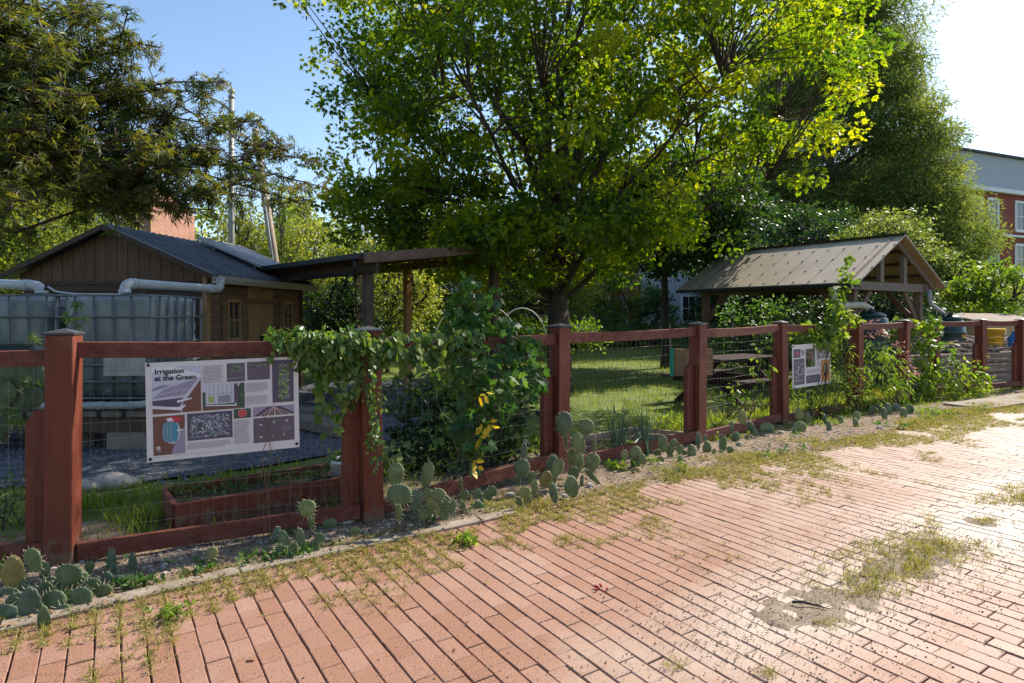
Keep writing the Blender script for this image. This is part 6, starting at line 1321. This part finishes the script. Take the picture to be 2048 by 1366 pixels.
# taller ragged grass near the fence on the yard side
lv = LV('blade'); pts = []
for _ in range(1500):
    s = rng.uniform(-4, 12); m = rng.uniform(4.25, 5.6) if s < 2 else rng.uniform(4.5, 5.6); q_ = SM(s, m)
    if noise.noise(Vector((q_.x*1.5, q_.y*1.5, 2))) < -.05: continue
    if .45 < q_.x < 1.9 and 5.75 < q_.y < 7: continue
    pts.append((q_.x, q_.y, -.01))
blades(lv, pts, 12, .15, .04, .45); o = lv.build('rough_grass', M['grass']); tag(o, 'ragged taller grass behind the mesh', kind='stuff')
# weeds in the brick joints: tufts follow the joints
lv = LV('blade'); l2 = LV('oval'); pts = []; p2 = []
for _ in range(30000):
    s = rng.uniform(-3.2, 16); m = 3.72-abs(rng.normal())*.55
    if rng.random() < .12: m = rng.uniform(0, 3.5)
    if rng.random() < .5: s = round(s/.093)*.093+.0465+rng.normal()*.006
    else: m = round(m/.084)*.084+rng.normal()*.006
    nz_ = noise.noise(Vector((s*1.2, m*2.0, 7)))+.5*noise.noise(Vector((s*4, m*4, 3)))
    d = (3.7-m)
    if nz_ < -.32+.60*d*(1 if s > 0 else .7)-.12*(s > 5 and d < .6): continue
    q_ = SM(s, m); (pts if rng.random() < .7 else p2).append((q_.x, q_.y, .0))
pts = pts[:9000]; p2 = p2[:4200]
blades(lv, pts, 9, .040, .013, .8)
A = np.repeat(np.array(p2), 6, 0); k = len(A); dd = rng.normal(size=(k, 3)); dd[:, 2] = .35*abs(dd[:, 2]); nz = rng.normal(size=(k, 3))*.4; nz[:, 2] += 1; A = A+rng.normal(size=(k, 3))*.010; A[:, 2] = abs(A[:, 2])+.004
l2.add(A, dd, nz, rng.uniform(.008, .020, k), rng.random(k))
o = lv.build('weeds', M['weed']); tag(o, 'tufts of weeds growing in the joints of the brick alley', kind='stuff'); o = l2.build('clover', M['weed']); tag(o, 'small flat weeds along the kerb', kind='stuff')
# grass on the sand drift and far verge
lv = LV('blade'); pts = []
for _ in range(6000):
    s = rng.uniform(3.0, 12); m = 1.72+rng.normal()*.13
    if noise.noise(Vector((s*1.6, m*3, 11))) < -.02 and not (3.0 < s < 4.2 and rng.random() < .35): continue
    q_ = SM(s, m); pts.append((q_.x, q_.y, max(0, zsand(s, m))))
blades(lv, pts[:1700], 8, .045, .015, .9)
for px, py in ((1648, 1247), (1530, 1350), (1345, 1330)): q_ = G(px, py); blades(lv, [(q_.x+rng.normal()*.03, q_.y+rng.normal()*.02, 0) for _ in range(14)], 8, .03, .012, .9)
pts = []
for _ in range(5200):
    s = rng.uniform(2.2, 15); m = rng.normal()*.13+3.70
    if noise.noise(Vector((s*1.5, m*2, 5))) < -.12: continue
    q_ = SM(s, m); pts.append((q_.x, q_.y, zdirt(s, m)))
blades(lv, pts[:3400], 7, .05, .02, .9)
o = lv.build('verge_grass', M['weed']); tag(o, 'straw coloured grass on the sandy verge and gutter line', kind='stuff')
# creeping leaves between the cacti
lv = LV('oval'); l2 = LV('lobed'); r_ = np.random.default_rng(5)
for k in range(520):
    s = r_.uniform(-3.6, 11); m = 3.62+abs(r_.normal())*.26
    if noise.noise(Vector((s*1.3, m*2, 21))) < (.02 if s > 1 else -.15): continue
    q_ = SM(s, m); (lv if k % 3 else l2).clump((q_.x, q_.y, .03), (.05, .05, .025), 9, r_.uniform(.018, .042), .5, -.25)
V_ = np.concatenate(lv.V+l2.V); T_ = np.concatenate(lv.T+[x+lv.n for x in l2.T]); o = np_mesh('ground_cover', V_, T_, M['shrubleaf'], None, np.concatenate(lv.c+l2.c)); tag(o, 'creeping green leaves and seedlings among the cacti', kind='stuff')
# leafier weeds by the kerb on the left
for i, (px, py, r, lb) in enumerate(((575, 1120, 30, 'broad leaved weed on the kerb below the planter'), (120, 1215, 34, 'broad leaved weed below the first post cactus'), (265, 1180, 30, 'star shaped weed beside the first rail'), (640, 1050, 26, 'low leafy weed left of the second post'), (1235, 940, 26, 'spiky grass tuft in front of the fourth bay'), (1300, 930, 22, 'leafy tuft below the branching cactus'), (930, 1090, 26, 'small leafy weed at the kerb end'), (1850, 830, 30, 'dark leafy weed below the ninth post'), (340, 1235, 26, 'lone upright weed sprouting from the bricks'), (1650, 850, 22, 'leafy weed at the foot of the sixth post'))):
    q_ = G(px, py); lv = LV('lance' if i % 2 else 'oval'); rr = r*q_.y/F
    for k in range(8): lv.clump((q_.x+rng.normal()*rr*.6, q_.y+rng.normal()*rr*.4, .03), (rr*.5, rr*.5, .03), 16, rr*.45, .5, -.5)
    tag(lv.build('weed_clump', M['shrubleaf' if i < 4 else 'bright']), lb, 'weed', 'leafy weeds along the strip')
